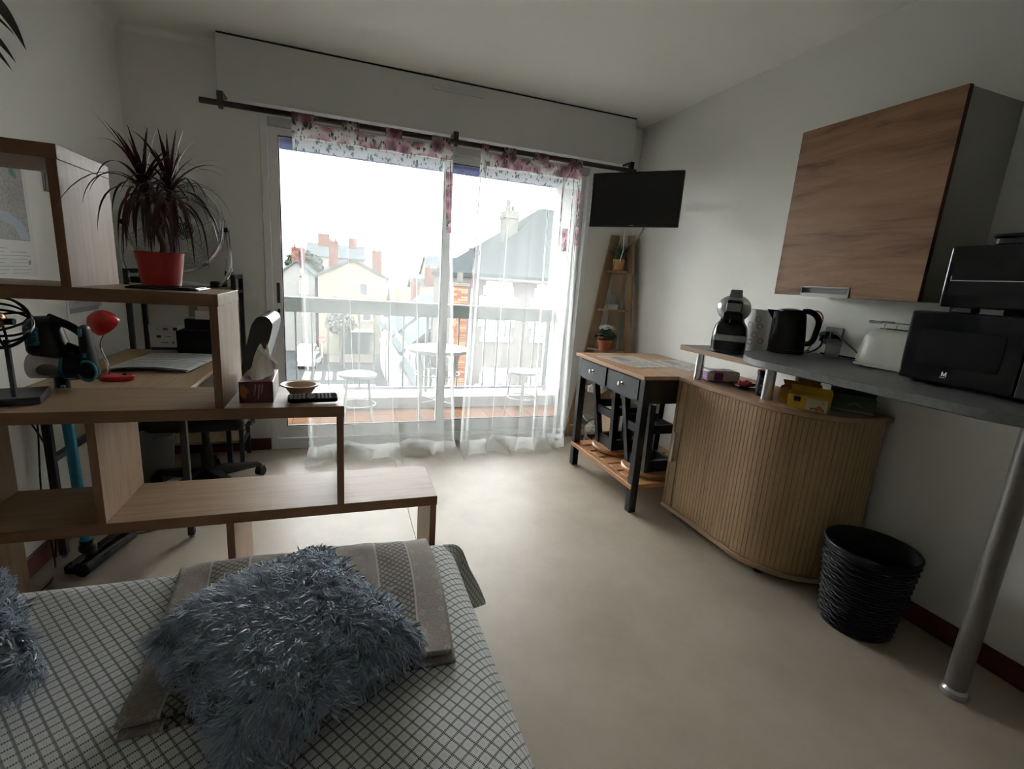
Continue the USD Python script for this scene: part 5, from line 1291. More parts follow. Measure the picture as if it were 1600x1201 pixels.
part(dr, 'handle', cat(cb(KX - .003, hy0, KZ0 - .001, KX + .019, hy0 + .006, KZ0 + hz, .001), cb(KX - .003, hy1 - .006, KZ0 - .001, KX + .019, hy1, KZ0 + hz, .001), cb(KX - .003, hy0, KZ0 + hz - .006, KX + .019, hy1, KZ0 + hz, .001),
                       cb(KX - .003, hy0 + .006, KZ0 - .003, KX + .012, hy1 - .006, KZ0 + .012, .001)), 'silver_plastic', label='silver recessed grip')
part(dr, 'grip_recess', cb(KX + .013, hy0 + .006, KZ0 - .001, KX + .0188, hy1 - .006, KZ0 + hz - .006, 0), 'grey_plastic', smooth=False)

# ---------------------------------------------------------------- on the worktop
WT = WZ1
cm = thing('coffee_machine', 'black and grey capsule coffee machine at the far end of the worktop', 'coffee machine', (1.850, 1.925, .9905), -44)
part(cm, 'base', bprism(rrect(-.078, -.10, .078, .10, .05), 0, .016, .004), 'dark_grey_plastic')
P = []
prof = [(.016, .092, .10), (.05, .096, .105), (.09, .094, .10), (.13, .086, .085), (.155, .066, .065), (.175, .058, .055)]
for z, a, b in prof: P.append([(a * math.copysign(abs(math.cos(t)) ** .6, math.cos(t)) * .88, b * math.copysign(abs(math.sin(t)) ** .6, math.sin(t)), z) for t in np.linspace(0, 2 * PI, 40)])
P = [[(0, 0, .016)] * 40] + P + [[(0, 0, .175)] * 40]
part(cm, 'body', grid(np.array(P)), 'black_gloss', smooth=50)
part(cm, 'brew_head', ell((0, .0, .218), .080, .072, .068, 3), 'silver_plastic', smooth=True)
part(cm, 'head_panel', mv(cat(rbox(-.045, -.088, .165, .045, -.040, .20, .010, 4), rbox(-.038, -.083, .20, .038, -.03, .26, .012, 4)), (0, .0, 0)), 'black_plastic', smooth=40)
part(cm, 'head_plate', rbox(-.034, -.086, .205, .034, -.078, .245, .004, 3), 'grey_plastic')
part(cm, 'lever', cat(rbox(-.030, -.045, .272, .030, .0, .292, .006, 3), rbox(-.028, -.050, .290, .028, -.008, .310, .008, 3)), 'grey_plastic')
part(cm, 'drip_tray', rbox(-.070, -.128, .062, .072, -.085, .092, .006, 3), 'silver_plastic')
part(cm, 'nozzle', cyl((0, -.075, .15), (0, -.075, .168), .014, n=14), 'black_plastic')

pt_ = thing('paper_towel_roll', 'white paper towel roll with printed rings behind the kettle', 'paper towel', (2.075, 1.975, .9905))
part(pt_, 'roll', lathe([(.020, 0), (.062, 0), (.064, .003), (.064, .215), (.062, .218), (.020, .218), (.018, .2), (.018, .02), (.020, 0)], 40), 'tissue_paper')
for a, z, m in ((200, .05, 'print_blue'), (215, .09, 'print_grey'), (232, .135, 'print_red'), (245, .06, 'print_red'), (222, .17, 'print_grey'), (190, .14, 'print_grey')):
    t = math.radians(a)
    part(pt_, 'printed_ring', mv(mv(lathe([(.012, 0), (.0145, 0), (.0145, .0006), (.012, .0006), (.012, 0)], 24), ry=90), (.0640 * math.cos(t), .0640 * math.sin(t), z), rz=a), m)

kt = thing('kettle', 'black plastic electric kettle on the worktop under the wall cabinet', 'kettle', (2.02, 1.735, WT), -58)
part(kt, 'power_base', lathe([(0, 0), (.078, 0), (.080, .004), (.078, .016), (0, .018)], 36), 'black_plastic')
P = []
for z, a, b, o in ((.018, .078, .070, 0), (.06, .076, .068, 0), (.12, .070, .062, .0), (.17, .066, .058, -.002), (.190, .063, .056, -.004)):
    P.append([(a * math.cos(t) + o - .018 * max(0, -math.cos(t)) ** 6 * (z / .19) ** 2, b * math.sin(t), z) for t in np.linspace(0, 2 * PI, 40)])
P = [[(0, 0, .018)] * 40] + P + [[(-.003, 0, .204)] * 40]
part(kt, 'body', grid(np.array(P)), 'black_plastic', smooth=45)
part(kt, 'spout', trimesh.convex.convex_hull(np.array([(-.06, -.022, .13), (-.06, .022, .13), (-.108, -.006, .198), (-.108, .006, .198), (-.055, -.03, .198), (-.055, .03, .198)])), 'black_plastic', smooth=False)
part(kt, 'lid', mv(lathe([(0, .0), (.052, 0), (.05, .008), (.02, .014), (0, .015)], 32), (-.005, 0, .195)), 'black_plastic')
part(kt, 'water_gauge', cb(-.076, -.030, .04, -.060, -.022, .16, .002), 'grey_plastic')
part(kt, 'handle', tube(spline([(.045, 0, .198), (.085, 0, .196), (.113, 0, .165), (.112, 0, .11), (.100, 0, .062), (.072, 0, .050)], 26), .013, 10), 'black_plastic')
ct = thing('corkscrew_cord', 'orange red cord looped behind the kettle', 'cord', (2.165, 1.755, WT))
part(ct, 'cord', tube(spline([(0, 0, .19), (.012, -.02, .205), (.018, -.045, .19), (.012, -.05, .12), (.0, -.04, .05), (-.01, -.02, .006)], 26), .0035, 6), 'red_rubber')
pg = thing('power_socket', 'wall socket with black plugs and cables beside the kettle', 'socket', (XR, 1.655, WT))
part(pg, 'plate', cb(-.010, -.045, .05, 0, .045, .135, .003), 'grey_plastic')
part(pg, 'plug', cat(cyl((-.010, .018, .095), (-.055, .018, .095), .018, n=18), cyl((-.05, .018, .095), (-.065, .018, .07), .007, n=10)), 'black_plastic')
part(pg, 'plug', cat(cyl((-.010, -.02, .085), (-.05, -.02, .085), .018, n=18)), 'black_plastic')
part(pg, 'cable', tube(spline([(-.06, .018, .08), (-.07, .02, .03), (-.09, .04, .010), (-.06, .09, .006), (-.02, .10, .006)], 24), .004, 6), 'black_plastic')
part(pg, 'cable', tube(spline([(-.05, -.02, .085), (-.06, -.03, .12), (-.055, -.08, .09), (-.05, -.14, .05), (-.06, -.19, .012)], 24), .004, 6), 'grey_plastic')
part(pg, 'cable', tube(spline([(-.03, .03, .007), (-.012, -.05, .007), (-.010, -.15, .007), (-.012, -.25, .007)], 20), .004, 6), 'black_plastic')
jr0 = thing('glass_jar', 'small frosted jar between the kettle and the toaster', 'jar', (2.135, 1.585, WT))
part(jr0, 'jar', lathe([(0, 0), (.028, 0), (.030, .004), (.030, .070), (.026, .076), (0, .076)], 28), 'frosted'); part(jr0, 'lid', lathe([(0, .076), (.029, .076), (.029, .086), (0, .088)], 24), 'grey_plastic')

ts = thing('toaster', 'cream white toaster with a wire warming rack on top', 'toaster', (2.105, 1.285, WT), 0)
P = []
for z, a, b in ((.014, .075, .135), (.02, .078, .138), (.07, .076, .134), (.12, .068, .124), (.145, .058, .112), (.158, .040, .095)):
    P.append([(a * math.copysign(abs(math.cos(t)) ** .45, math.cos(t)), b * math.copysign(abs(math.sin(t)) ** .45, math.sin(t)), z) for t in np.linspace(0, 2 * PI, 48)])
P = [[(0, 0, .014)] * 48] + P + [[(0, 0, .160)] * 48]
part(ts, 'body', grid(np.array(P)), 'cream_plastic', smooth=50)
part(ts, 'bottom_plate', bprism(rrect(-.076, -.136, .076, .136, .03), .004, .015, .002), 'cream_plastic')
part(ts, 'slot', cat(cb(-.030, -.075, .158, -.010, .075, .1615, 0), cb(.010, -.075, .158, .030, .075, .1615, 0)), 'black_matte')
part(ts, 'warming_rack', cat(*[tube([(x, -.10, .185), (x, .075, .185)], .0018, 6) for x in (-.035, -.012, .012, .035)], *[tube([(-.04, y, .185), (.04, y, .185)], .0018, 6) for y in (-.10, .03, .075)],
                             *[tube([(x, y, .158), (x, y, .186)], .0018, 6) for x in (-.036, .036) for y in (-.085, .055)]), 'brushed_steel')
part(ts, 'rack_grip', cat(*[rbox(x - .006, .065, .180, x + .006, .118, .190, .004, 3) for x in (-.036, .036)]), 'grey_plastic')
for x in (-.05, .05):
    for y in (-.1, .1): part(ts, 'foot', cyl((x, y, 0), (x, y, .006), .010, n=10), 'black_plastic')

mw = thing('microwave', 'black microwave oven with a dark glass door at the near end of the worktop', 'microwave', (1.865, .960, WT), -5)
# local axes: x away from the room into the corner, y along the worktop
part(mw, 'housing', rbox(.012, -.255, .010, .335, .172, .245, .006, 3), 'black_plastic')
mdr = part(mw, 'door', rbox(-.012, -.16, .012, .013, .172, .243, .008, 3), 'black_gloss')
part(mdr, 'window', bprism(rrect(-.115, .070, .125, .185, .010), 0, .0012, .0004).apply_transform(np.array([[0, 0, -1, -.0118], [1, 0, 0, 0], [0, 1, 0, 0], [0, 0, 0, 1.0]])), 'screen_black')
part(mdr, 'door_mark', cat(text('M', .014, (-.0118, .034, .038), '-x', bold=True), cb(-.0126, .018, .0325, -.0116, .036, .0340, 0)), 'paper_white', smooth=False)
part(mw, 'control_panel', rbox(-.012, -.255, .012, .013, -.164, .243, .006, 3), 'black_plastic')
for z in (.085, .175): part(mw, 'dial', mv(cyl((-.026, -.21, z), (-.012, -.21, z), .024, n=24)), 'dark_grey_plastic')
for x in (.04, .30):
    for y in (-.22, .14): part(mw, 'foot', cyl((x, y, 0), (x, y, .012), .014, n=12), 'black_plastic')

mo = thing('mini_oven', 'black mini oven with a silver line on its door, on top of the microwave', 'oven', (1.852, .905, WT + .245), -5)
part(mo, 'housing', rbox(.010, -.26, .018, .31, .150, .205, .006, 3), 'black_plastic')
odr = part(mo, 'door', rbox(-.010, -.16, .016, .012, .150, .207, .010, 4), 'black_gloss')
part(odr, 'silver_line', cat(cb(-.0116, -.15, .098, -.0098, .128, .1005, 0), cb(-.0116, .1255, .098, -.0098, .128, .114, 0)), 'silver_plastic', smooth=False)
part(odr, 'window', cb(-.0108, -.14, .055, -.0098, .128, .165, 0), 'screen_black', smooth=False)
part(mo, 'control_panel', rbox(-.010, -.26, .016, .012, -.165, .207, .006, 3), 'black_plastic')
for x in (.03, .28): part(mo, 'foot', cb(x - .02, .06, 0, x + .02, .125, .018, .003), 'black_matte'); part(mo, 'foot', cb(x - .02, -.22, 0, x + .02, -.16, .018, .003), 'black_matte')
tr = thing('oven_tray', 'flat black baking tray lying on top of the mini oven', 'tray', (1.875, .820, WT + .4525), -5)
part(tr, 'pan', bprism(rrect(.0, -.22, .24, .150, .02), 0, .026, .006), 'black_plastic'); part(tr, 'rim', bprism(rrect(-.006, -.226, .246, .156, .022), .026, .034, .003), 'black_plastic')

# ---------------------------------------------------------------- on the cabinet under the worktop
tp = thing('tissue_packet', 'purple and white packet of paper tissues on the cabinet by the chrome post', 'packet', (1.945, 2.055, CZ), -14)
part(tp, 'pack', rbox(-.085, -.055, 0, .095, .055, .058, .014, 4), 'paper_white', smooth=40)
part(tp, 'purple_print', cat(cb(-.055, -.0556, .008, -.005, -.054, .050, 0), cb(-.0855, -.04, .01, -.084, .035, .05, 0), cb(-.055, -.042, .0572, .02, .0, .0585, 0)), 'print_purple', smooth=False)
part(tp, 'grey_print', cb(.02, -.042, .0572, .075, .042, .0583, 0), 'print_grey', smooth=False)
dd = thing('small_plate', 'small black saucer on the cabinet under the worktop', 'plate', (1.945, 1.865, CZ))
part(dd, 'dish', lathe([(0, 0), (.035, 0), (.070, .012), (.076, .018), (.072, .018), (.034, .006), (0, .005)], 36), 'black_gloss')
rd = thing('red_lid', 'crumpled red silicone lid lying on the black saucer', 'lid', (1.950, 1.875, CZ + .008))
mm_ = lathe([(0, .0), (.022, 0), (.030, .012), (.033, .022), (.028, .024), (.020, .014), (0, .012)], 24); mm_.vertices[:, 2] += .006 * np.sin(4 * np.arctan2(mm_.vertices[:, 1], mm_.vertices[:, 0])) * (np.hypot(mm_.vertices[:, 0], mm_.vertices[:, 1]) > .025)
part(rd, 'cap', mm_, 'red_rubber', smooth=True)
gl = thing('drinking_glass', 'small clear glass behind the dark coffee tin', 'glass', (1.985, 1.785, CZ))
part(gl, 'tumbler', lathe([(0, .004), (.024, .004), (.028, .095), (.030, .095), (.026, 0), (0, 0)], 28), 'clear_plastic')
ctn = thing('coffee_tin', 'dark round coffee tin with pale printed marks beside the steel post', 'tin', (1.900, 1.715, CZ))
part(ctn, 'can', lathe([(0, 0), (.030, 0), (.032, .003), (.031, .100), (.034, .103), (.034, .118), (.032, .121), (0, .121)], 32), 'saucer_navy')
for k in range(5):
    t = math.radians(210 + (k % 2) * 14)
    part(ctn, 'printed_mark', mv(mv(lathe([(.004, 0), (.006, 0), (.006, .0006), (.004, .0006), (.004, 0)], 12), ry=90), (.0322 * math.cos(t), .0322 * math.sin(t), .02 + k * .016), rz=210 + (k % 2) * 14), 'print_grey')
def tea_box(label, loc, rz, m, parts_):
    b = thing('tea_box', label, 'box', loc, rz)
    w_, d_, h_ = .155, .065, .070
    part(b, 'carton', cat(cb(-w_ / 2, -d_ / 2, 0, w_ / 2, -d_ / 2 + .001, h_ * .86, 0), cb(-w_ / 2, d_ / 2 - .001, 0, w_ / 2, d_ / 2, h_, 0), cb(-w_ / 2, -d_ / 2, 0, -w_ / 2 + .001, d_ / 2, h_, 0), cb(w_ / 2 - .001, -d_ / 2, 0, w_ / 2, d_ / 2, h_ * .95, 0), cb(-w_ / 2, -d_ / 2, 0, w_ / 2, d_ / 2, .001, 0)), m, smooth=False)
    part(b, 'tea_bags', cb(-w_ / 2 + .002, -d_ / 2 + .003, .001, w_ / 2 - .002, d_ / 2 - .003, h_ * .72, .001), 'box_cream', smooth=False)
    part(b, 'flap', mv(cb(-w_ / 2, 0, 0, w_ / 2, .001, .05, 0), (0, d_ / 2 - .001, h_), rx=55), m, smooth=False)
    for nm_, x0, x1, z0, z1, mm in parts_: part(b, nm_, cb(x0, -d_ / 2 - .0008, z0, x1, -d_ / 2 + .0002, z1, 0), mm, smooth=False)
    return b
yb = tea_box('open yellow tea box in front, with a dark square mark and an orange fruit print', (1.905, 1.470, CZ), -62, 'box_yellow',
             [('printed_mark', -.052, -.028, .034, .050, 'print_navy'), ('printed_panel', -.005, .074, .003, .052, 'box_cream'), ('printed_leaf', .052, .062, .036, .046, 'print_grey')])
part(yb, 'printed_fruit', cat(*[cyl((x, -.0345, z), (x, -.0328, z), r, n=16) for x, z, r in ((.040, .012, .009), (.052, .014, .008), (.046, .022, .006))]), 'print_orange', smooth=False)
part(yb, 'printed_herb', cat(*[cyl((x, -.0345, z), (x, -.0328, z), r, n=10) for x, z, r in ((.018, .010, .005), (.026, .013, .004), (.062, .010, .005))]), 'print_green', smooth=False)
tea_box('second yellow tea box standing behind the open one', (1.965, 1.565, CZ), -62, 'box_yellow_dark', [])
gb = tea_box('green tea box with a pale leaf print at the rounded end of the cabinet', (2.085, 1.405, CZ), -52, 'box_green', [('printed_band', -.076, .076, .004, .014, 'box_greengrey')])
part(gb, 'printed_leaf', cat(*[mv(ell((0, 0, 0), .016, .0008, .007, 1), (-.012 + .016 * k, -.0333, .038 + .006 * (k % 2)), ry=-30 + 30 * k) for k in range(3)]), 'box_greengrey', smooth=True)
sp = thing('spoon_box', 'dark small box lying behind the green tea box', 'box', (2.13, 1.475, CZ), -50)
part(sp, 'carton', cb(-.06, -.03, 0, .06, .03, .088, .001), 'dark_grey_plastic')

# ---------------------------------------------------------------- waste basket
wb_ = thing('waste_basket', 'black basket-weave plastic waste basket beside the tambour cabinet', 'basket', (1.962, 1.128, 0))
h_ = .345
def br(z): return .118 + .036 * z / h_
part(wb_, 'inner_wall', lathe([(br(h_) - .006, h_), (br(0) - .006, .006), (0, .006), (0, 0), (br(0), 0), (br(h_), h_), (br(h_) - .006, h_)], 48), 'black_matte')
rows = []
for k in range(25):
    z = .012 + k * .0128; N_ = 84
    t = np.arange(N_) * 2 * PI / N_
    r = br(z) + .0022 + .0022 * np.sign(np.sin(t * 42 / 2 + (k % 2) * PI)) * 1.0
    rows.append(tube(np.stack([r * np.cos(t), r * np.sin(t), 0 * t + z], 1), .0052, 5, True))
part(wb_, 'weave', cat(*rows), 'black_plastic', smooth=True, kind='stuff', label='woven rows of the outer wall')
part(wb_, 'rim', tube([((br(h_) + .001) * math.cos(t), (br(h_) + .001) * math.sin(t), h_) for t in np.linspace(0, 2 * PI, 56, endpoint=False)], .0065, 8, True), 'black_plastic')
for s in (0, 1):
    a0 = math.radians(100 + 180 * s)
    part(wb_, 'grip_hole', cat(*[mv(cb(-.004, -.036, -.010, .004, .036, .010, .003), ((br(.295) - .004) * math.cos(a0), (br(.295) - .004) * math.sin(a0), .29), rz=math.degrees(a0))]), 'grey_plastic')

# ---------------------------------------------------------------- black table with pine top, two stools turned over on its shelf
TX0, TX1, TY0, TY1, TZ = 1.555, 2.175, 2.165, 2.955, .812
bt_ = thing('bar_table', 'black painted table with pine top and two drawers by the right wall', 'table', (0, 0, 0))
for k in range(6):
    a, b = TX0 - .018 + k * (TX1 - TX0 + .036) / 6, TX0 - .018 + (k + 1) * (TX1 - TX0 + .036) / 6
    part(bt_, 'top_plank', cb(a + .0003, TY0 - .012, TZ - .022, b - .0003, TY1 + .02, TZ - .0004 * (k % 2), .0012), 'table_pine', smooth=False)
legs_ = [(TX0 + .023, TY0 + .023), (TX0 + .023, TY1 - .023), (TX1 - .023, TY0 + .023), (TX1 - .023, TY1 - .023)]
for x, y in legs_: part(bt_, 'leg', cb(x - .023, y - .023, 0, x + .023, y + .023, TZ - .022, .003), 'table_black', smooth=False)
az0, az1 = .650, TZ - .022
part(bt_, 'side_apron', cb(TX0 + .046, TY0 + .006, az0, TX1 - .046, TY0 + .028, az1, .001), 'table_black', smooth=False)
part(bt_, 'side_apron', cb(TX0 + .046, TY1 - .028, az0, TX1 - .046, TY1 - .006, az1, .001), 'table_black', smooth=False)
part(bt_, 'back_apron', cb(TX1 - .028, TY0 + .046, az0, TX1 - .006, TY1 - .046, az1, .001), 'table_black', smooth=False)
part(bt_, 'front_rail', cat(cb(TX0 + .004, TY0 + .046, az0, TX0 + .026, TY1 - .046, az0 + .016, .001), cb(TX0 + .004, TY0 + .046, az1 - .014, TX0 + .026, TY1 - .046, az1, .001), cb(TX0 + .004, 2.552, az0, TX0 + .026, 2.572, az1, .001)), 'table_black', smooth=False)
for y0, y1 in ((TY0 + .050, 2.549), (2.575, TY1 - .050)):
    d_ = part(bt_, 'drawer', cb(TX0 - .004, y0, az0 + .012, TX0 + .16, y1, az1 - .012, .002), 'drawer_black', smooth=False)
    yc, zc_ = (y0 + y1) / 2, (az0 + az1) / 2 + .002
    part(d_, 'knob', mv(lathe([(0, 0), (.014, 0), (.014, .003), (.006, .006), (.006, .012), (.013, .018), (.014, .024), (.009, .029), (0, .030)], 20), (TX0 - .004, yc, zc_), ry=-90), 'chrome')
sz = .170
part(bt_, 'shelf_frame', cb(TX0 - .004, TY0 + .002, sz - .028, TX0 + .040, TY1 - .002, sz, .002), 'seat_pine', smooth=False)
part(bt_, 'shelf_frame', cb(TX1 - .046, TY0 + .002, sz - .028, TX1 - .002, TY1 - .002, sz, .002), 'seat_pine', smooth=False)
for k in range(7):
    y = TY0 + .004 + k * (TY1 - TY0 - .008 - .09) / 6
    part(bt_, 'shelf_slat', cb(TX0 + .041, y, sz - .026, TX1 - .047, y + .09, sz - .001, .002), 'seat_pine', smooth=False)
def stool():
    """round-seated stool, standing on its head: the seat lies on the shelf, the legs point up"""
    s = thing('bar_stool', 'black stool upside down on the table shelf, nearer one', 'stool', (1.80, 2.365, sz), 0, 'upside-down stools')
    part(s, 'seat', lathe([(0, 0), (.160, 0), (.168, .006), (.168, .022), (.160, .030), (0, .030)], 48), 'seat_pine')
    a0, a1, zt = .088, .136, .458
    def corner(sx, sy, z): k = (z - .03) / (zt - .03); q = a0 + (a1 - a0) * k; return np.array([sx * q, sy * q, z])
    def bar_(p, q, w, h):      # bar between two points, w wide, h high
        p, q = np.array(p), np.array(q); d = (q - p) / np.linalg.norm(q - p); side = np.cross(d, [0, 0, 1]); side /= np.linalg.norm(side); up = np.array([0, 0, 1.0])
        return trimesh.convex.convex_hull(np.array([e + sg * side * w / 2 + hh * up for e in (p, q) for sg in (-1, 1) for hh in (-h / 2, h / 2)]))
    for sx in (-1, 1):
        for sy in (-1, 1):
            c0, c1 = corner(sx, sy, .03), corner(sx, sy, zt); e = .019
            part(s, 'leg', trimesh.convex.convex_hull(np.array([c + [i * e, j * e, 0] for c in (c0, c1) for i in (-1, 1) for j in (-1, 1)])), 'table_black', smooth=False)
    for sg in (-1, 1):
        part(s, 'apron', bar_(corner(sg, -1, .065), corner(sg, 1, .065), .022, .068), 'table_black', smooth=False)
        part(s, 'apron', bar_(corner(-1, sg, .065), corner(1, sg, .065), .022, .068), 'table_black', smooth=False)
        part(s, 'stretcher', bar_(corner(sg, -1, .275), corner(sg, 1, .275), .020, .052), 'table_black', smooth=False)
        part(s, 'stretcher', bar_(corner(-1, sg, .305), corner(1, sg, .305), .020, .052), 'table_black', smooth=False)
    return s
st0 = stool()
copy_of(st0, 'black stool upside down on the table shelf, farther one', (1.80, 2.745, sz), 0, 'stool', 'upside-down stools')
def print_sheet(label, loc, rz, w_, l_):
    t = thing('place_mat', label, 'place mat', loc, rz)
    part(t, 'mat', bprism(rrect(-w_ / 2, -l_ / 2, w_ / 2, l_ / 2, .006), 0, .002, .0006), 'mat_print')
    part(t, 'dark_photo', cb(-w_ * .30, l_ * .02, .0019, w_ * .02, l_ * .40, .0025, 0), 'print_grey', smooth=False)
    for k in range(5): part(t, 'text_line', cb(-w_ * .40 + k * .045, -l_ * .42, .0019, -w_ * .40 + k * .045 + .012, -l_ * (.02 + .02 * (k % 3)), .0024, 0), 'print_grey', smooth=False)
mat('mat_print', (0.50, 0.47, 0.42), 0.35, noise=0.25, nscale=28.0)
print_sheet('printed place mat at the front of the pine table top', (1.775, 2.625, TZ), 4, .29, .43)
print_sheet('printed place mat at the back of the pine table, against the wall', (2.06, 2.50, TZ), -3, .22, .40) 

# ---------------------------------------------------------------- corner ladder shelf with plants
ls = thing('ladder_shelf', 'narrow oak corner ladder shelf under the television', 'shelf', (0, 0, 0))
LC = np.array([XR - .060, YF - .004])
def reach(z): return .375 - .245 * z / 1.68           # how far a side stretches from the corner at height z
hz_ = 1.68
part(ls, 'side_panel', prism_y([(LC[0] - reach(0), 0), (LC[0] - reach(0) + .095, 0), (LC[0] - reach(hz_) + .075, hz_), (LC[0] - reach(hz_), hz_)], LC[1] - .020, LC[1]), 'ladder_oak', smooth=False)
part(ls, 'side_panel', prism_x([(LC[1] - .021 - reach(0), 0), (LC[1] - .021 - reach(0) + .095, 0), (LC[1] - .021 - reach(hz_) + .075, hz_), (LC[1] - .021 - reach(hz_), hz_)], LC[0] - .020, LC[0]), 'ladder_oak', smooth=False)
part(ls, 'back_post', prism([(LC[0] - .085, LC[1] - .021), (LC[0] - .021, LC[1] - .085), (LC[0] - .021, LC[1] - .065), (LC[0] - .065, LC[1] - .021)], 0.02, 1.60), 'ladder_oak', smooth=False)
for z in (.12, .45, .775, 1.10, 1.405):
    q = reach(z) - .012
    part(ls, 'shelf_board', prism([(LC[0] - q, LC[1] - .021), (LC[0] - q, LC[1] - .045), (LC[0] - .045, LC[1] - q), (LC[0] - .021, LC[1] - q), (LC[0] - .021, LC[1] - .021)], z - .018, z), 'ladder_oak', smooth=False)
def corner_at(d, z): return (LC[0] - d, LC[1] - d, z)
gp = thing('grass_plant', 'grassy green plant in an ochre pot on the top step of the ladder shelf', 'plant', (LC[0] - .098, LC[1] - .112, 1.405))
part(gp, 'pot', lathe([(0, 0), (.036, 0), (.042, .004), (.047, .06), (.046, .085), (.042, .085), (.040, .07), (0, .068)], 28), 'ochre_pot')
part(gp, 'handle_cord', tube(spline([(-.045, -.015, .07), (-.055, -.02, .04), (-.052, -.02, .012)], 10), .002, 5), 'black_plastic')
g = np.random.default_rng(3)
for k in range(90):
    a = g.uniform(0, 2 * PI); L = g.uniform(.09, .165); o = g.uniform(.01, .10)
    b0 = np.array([.02 * math.cos(a), .02 * math.sin(a), .07])
    part(gp, 'leaf', blade(spline([b0, b0 + [o * .35 * math.cos(a), o * .35 * math.sin(a), L * .6], b0 + [o * math.cos(a), o * math.sin(a), L * g.uniform(.75, 1.0)]], 7), .010), 'dark_green_leaf', smooth=True)
part(gp, 'leaf', blade(spline([(-.02, -.01, .08), (-.08, -.02, .10), (-.13, -.03, .06)], 9), .006), 'dark_green_leaf', smooth=True)
cc = thing('cactus_pot', 'little round cactus in a pale square pot on the middle step', 'plant', (LC[0] - .135, LC[1] - .135, 1.10))
part(cc, 'pot', cat(bprism(rrect(-.045, -.03, .045, .03, .006), 0, .042, .003)), 'concrete_pot')
part(cc, 'glass_cover', lathe([(.034, 0), (.036, .0), (.037, .06), (.030, .075), (.028, .072), (.034, .058), (.034, 0)], 24, c=(0, 0, .042)), 'frosted')
ph = lathe([(0, 0), (.02, .004), (.027, .02), (.022, .038), (.010, .046), (0, .047)], 32, c=(0, 0, .042)); th_ = np.arctan2(ph.vertices[:, 1], ph.vertices[:, 0]); ph.vertices[:, :2] *= (1 + .10 * np.cos(9 * th_))[:, None]
part(cc, 'cactus', ph, 'cactus_green', smooth=True)
kp = thing('kalanchoe_plant', 'white flowering plant with dark leaves in a terracotta pot on the lower step', 'plant', (LC[0] - .190, LC[1] - .185, .775))
part(kp, 'pot', lathe([(0, 0), (.040, 0), (.043, .004), (.051, .066), (.058, .066), (.060, .086), (.055, .086), (.052, .070), (0, .068)], 32), 'terracotta')
for k in range(40):
    a = k * 2.4; r = .030 + .050 * ((k * .37) % 1); z = .17 - .85 * (r - .03) - .03 * ((k * .61) % 1)
    part(kp, 'leaf', mv(ell((0, 0, 0), .030, .023, .004, 1), (r * math.cos(a), r * math.sin(a), z), rz=math.degrees(a), ry=62 - 50 * ((k * .23) % 1)), 'dark_green_leaf', smooth=True)
for k in range(22):
    a = k * 2.4; r = .0125 * math.sqrt(k); z = .200 - .0014 * k
    fl_ = part(kp, 'flower', cat(*[mv(ell((.010, 0, 0), .010, .0085, .0035, 1), (0, 0, 0), rz=90 * q, ry=-12) for q in range(4)]).apply_translation([r * math.cos(a) + .004, r * math.sin(a) - .005, z]), 'white_petal', smooth=True)
part(kp, 'flower_stem', cat(*[tube([(0, 0, .07), (.03 * math.cos(q), .03 * math.sin(q), .18)], .002, 5) for q in range(5)]), 'green_leaf')
wt = thing('white_tray', 'shallow white tray on the low step of the ladder shelf', 'tray', (LC[0] - .205, LC[1] - .20, .45), 45)
part(wt, 'tray', bprism(rrect(-.13, -.06, .13, .06, .02), 0, .05, .004), 'white_plastic')
rt = thing('router', 'white internet box on the bottom step of the ladder shelf', 'router', (LC[0] - .22, LC[1] - .22, .12), 45)
part(rt, 'case', rbox(-.10, -.05, 0, .10, .05, .055, .012, 4), 'white_plastic', smooth=40)
part(rt, 'vent', cat(*[cb(-.08 + k * .02, -.0512, .012, -.072 + k * .02, -.0495, .04, 0) for k in range(8)]), 'print_grey')
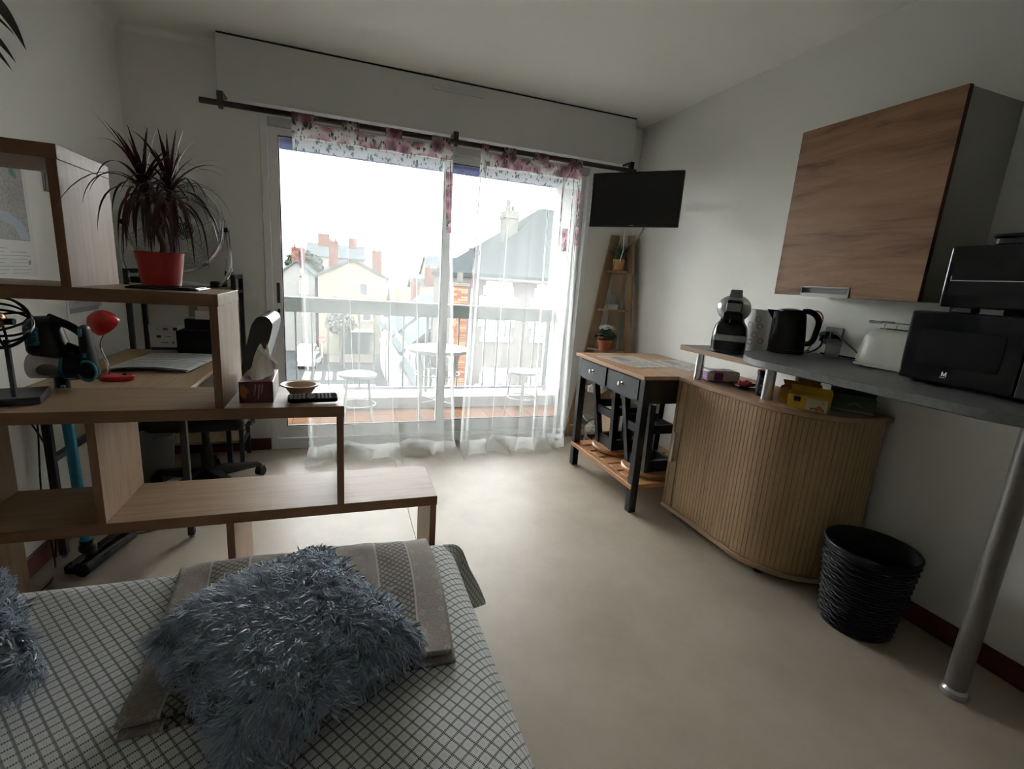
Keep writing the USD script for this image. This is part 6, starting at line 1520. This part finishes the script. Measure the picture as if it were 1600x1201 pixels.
for i, lab in enumerate(('tangled white cable spilling from the bottom of the ladder shelf', 'looped white cable lying on the floor under the ladder shelf', 'grey cable coiled on the router under the table')):
    g = np.random.default_rng(40 + i); c = np.array([LC[0] - .30 + .03 * i, LC[1] - .27 - .05 * i, .0])
    pts = [c + [.075 * math.cos(k * 1.1 + i) * g.uniform(.7, 1.2) + .012 * k * (i == 0), .06 * math.sin(k * 1.1 + i) * g.uniform(.7, 1.2), [.20, .10, .19][i] + .05 * math.sin(k * .9 + i * 2)] for k in range(13)]
    pts[-1][2] = .02; pts[0][2] = .18
    t = thing('loose_cable', lab, 'cable'); part(t, 'cable', tube(spline(pts, 90), .0035, 6), ['white_plastic', 'white_plastic', 'grey_plastic'][i])
bk_ = thing('storage_box', 'brown cardboard box on the floor in the corner behind the table', 'box', (2.02, 3.085, 0), 0)
part(bk_, 'carton', cb(-.12, -.10, 0, .12, .10, .40, .002), 'ladder_oak', smooth=False)

# ---------------------------------------------------------------- television on its arm
tv = thing('television', 'flat black television turned out from the right-hand corner on a wall arm', 'television', (1.815, 2.895, 1.842), math.degrees(math.atan2(-.42, .40)))
TW, TH = .296, .171
part(tv, 'bezel', bprism(rrect(-TW, -TH, TW, TH, .006), 0, .034, .003).apply_transform(np.array([[1, 0, 0, 0], [0, 0, 1, -.017], [0, 1, 0, 0], [0, 0, 0, 1.0]])), 'black_plastic', smooth=25)
part(tv, 'screen', cb(-TW + .012, -.0178, -TH + .020, TW - .012, -.0165, TH - .012, 0), 'screen_black', smooth=False)
part(tv, 'maker_mark', cb(-.014, -.0182, -TH + .007, .014, -.0168, -TH + .011, 0), 'silver_plastic', smooth=False)
part(tv, 'back_cover', rbox(-.20, .010, -.12, .20, .052, .12, .012, 4), 'black_plastic')
part(tv, 'wall_arm', cat(cb(-.05, .050, -.05, .05, .062, .05, .003), tube([(0, .06, 0), (.06, .20, 0), (.10, .295, 0)], .014, 8)), 'black_metal')
tvc = thing('television_cable', 'white cable dropping from the television behind the grassy plant', 'cable')
part(tvc, 'cable', tube(spline([(1.90, 3.10, 1.70), (1.93, 3.16, 1.60), (1.95, 3.19, 1.54), (1.97, 3.24, 1.50), (1.985, 3.27, 1.46)], 24), .0032, 8), 'white_plastic')
tvb = thing('television_cable', 'thin black cable slanting down from the television to the corner', 'cable')
part(tvb, 'cable', tube(spline([(1.955, 2.96, 1.70), (1.975, 3.02, 1.66), (2.00, 3.14, 1.60), (2.06, 3.32, 1.54), (2.15, 3.46, 1.50), (2.205, 3.50, 1.46)], 24), .003, 6), 'black_plastic')
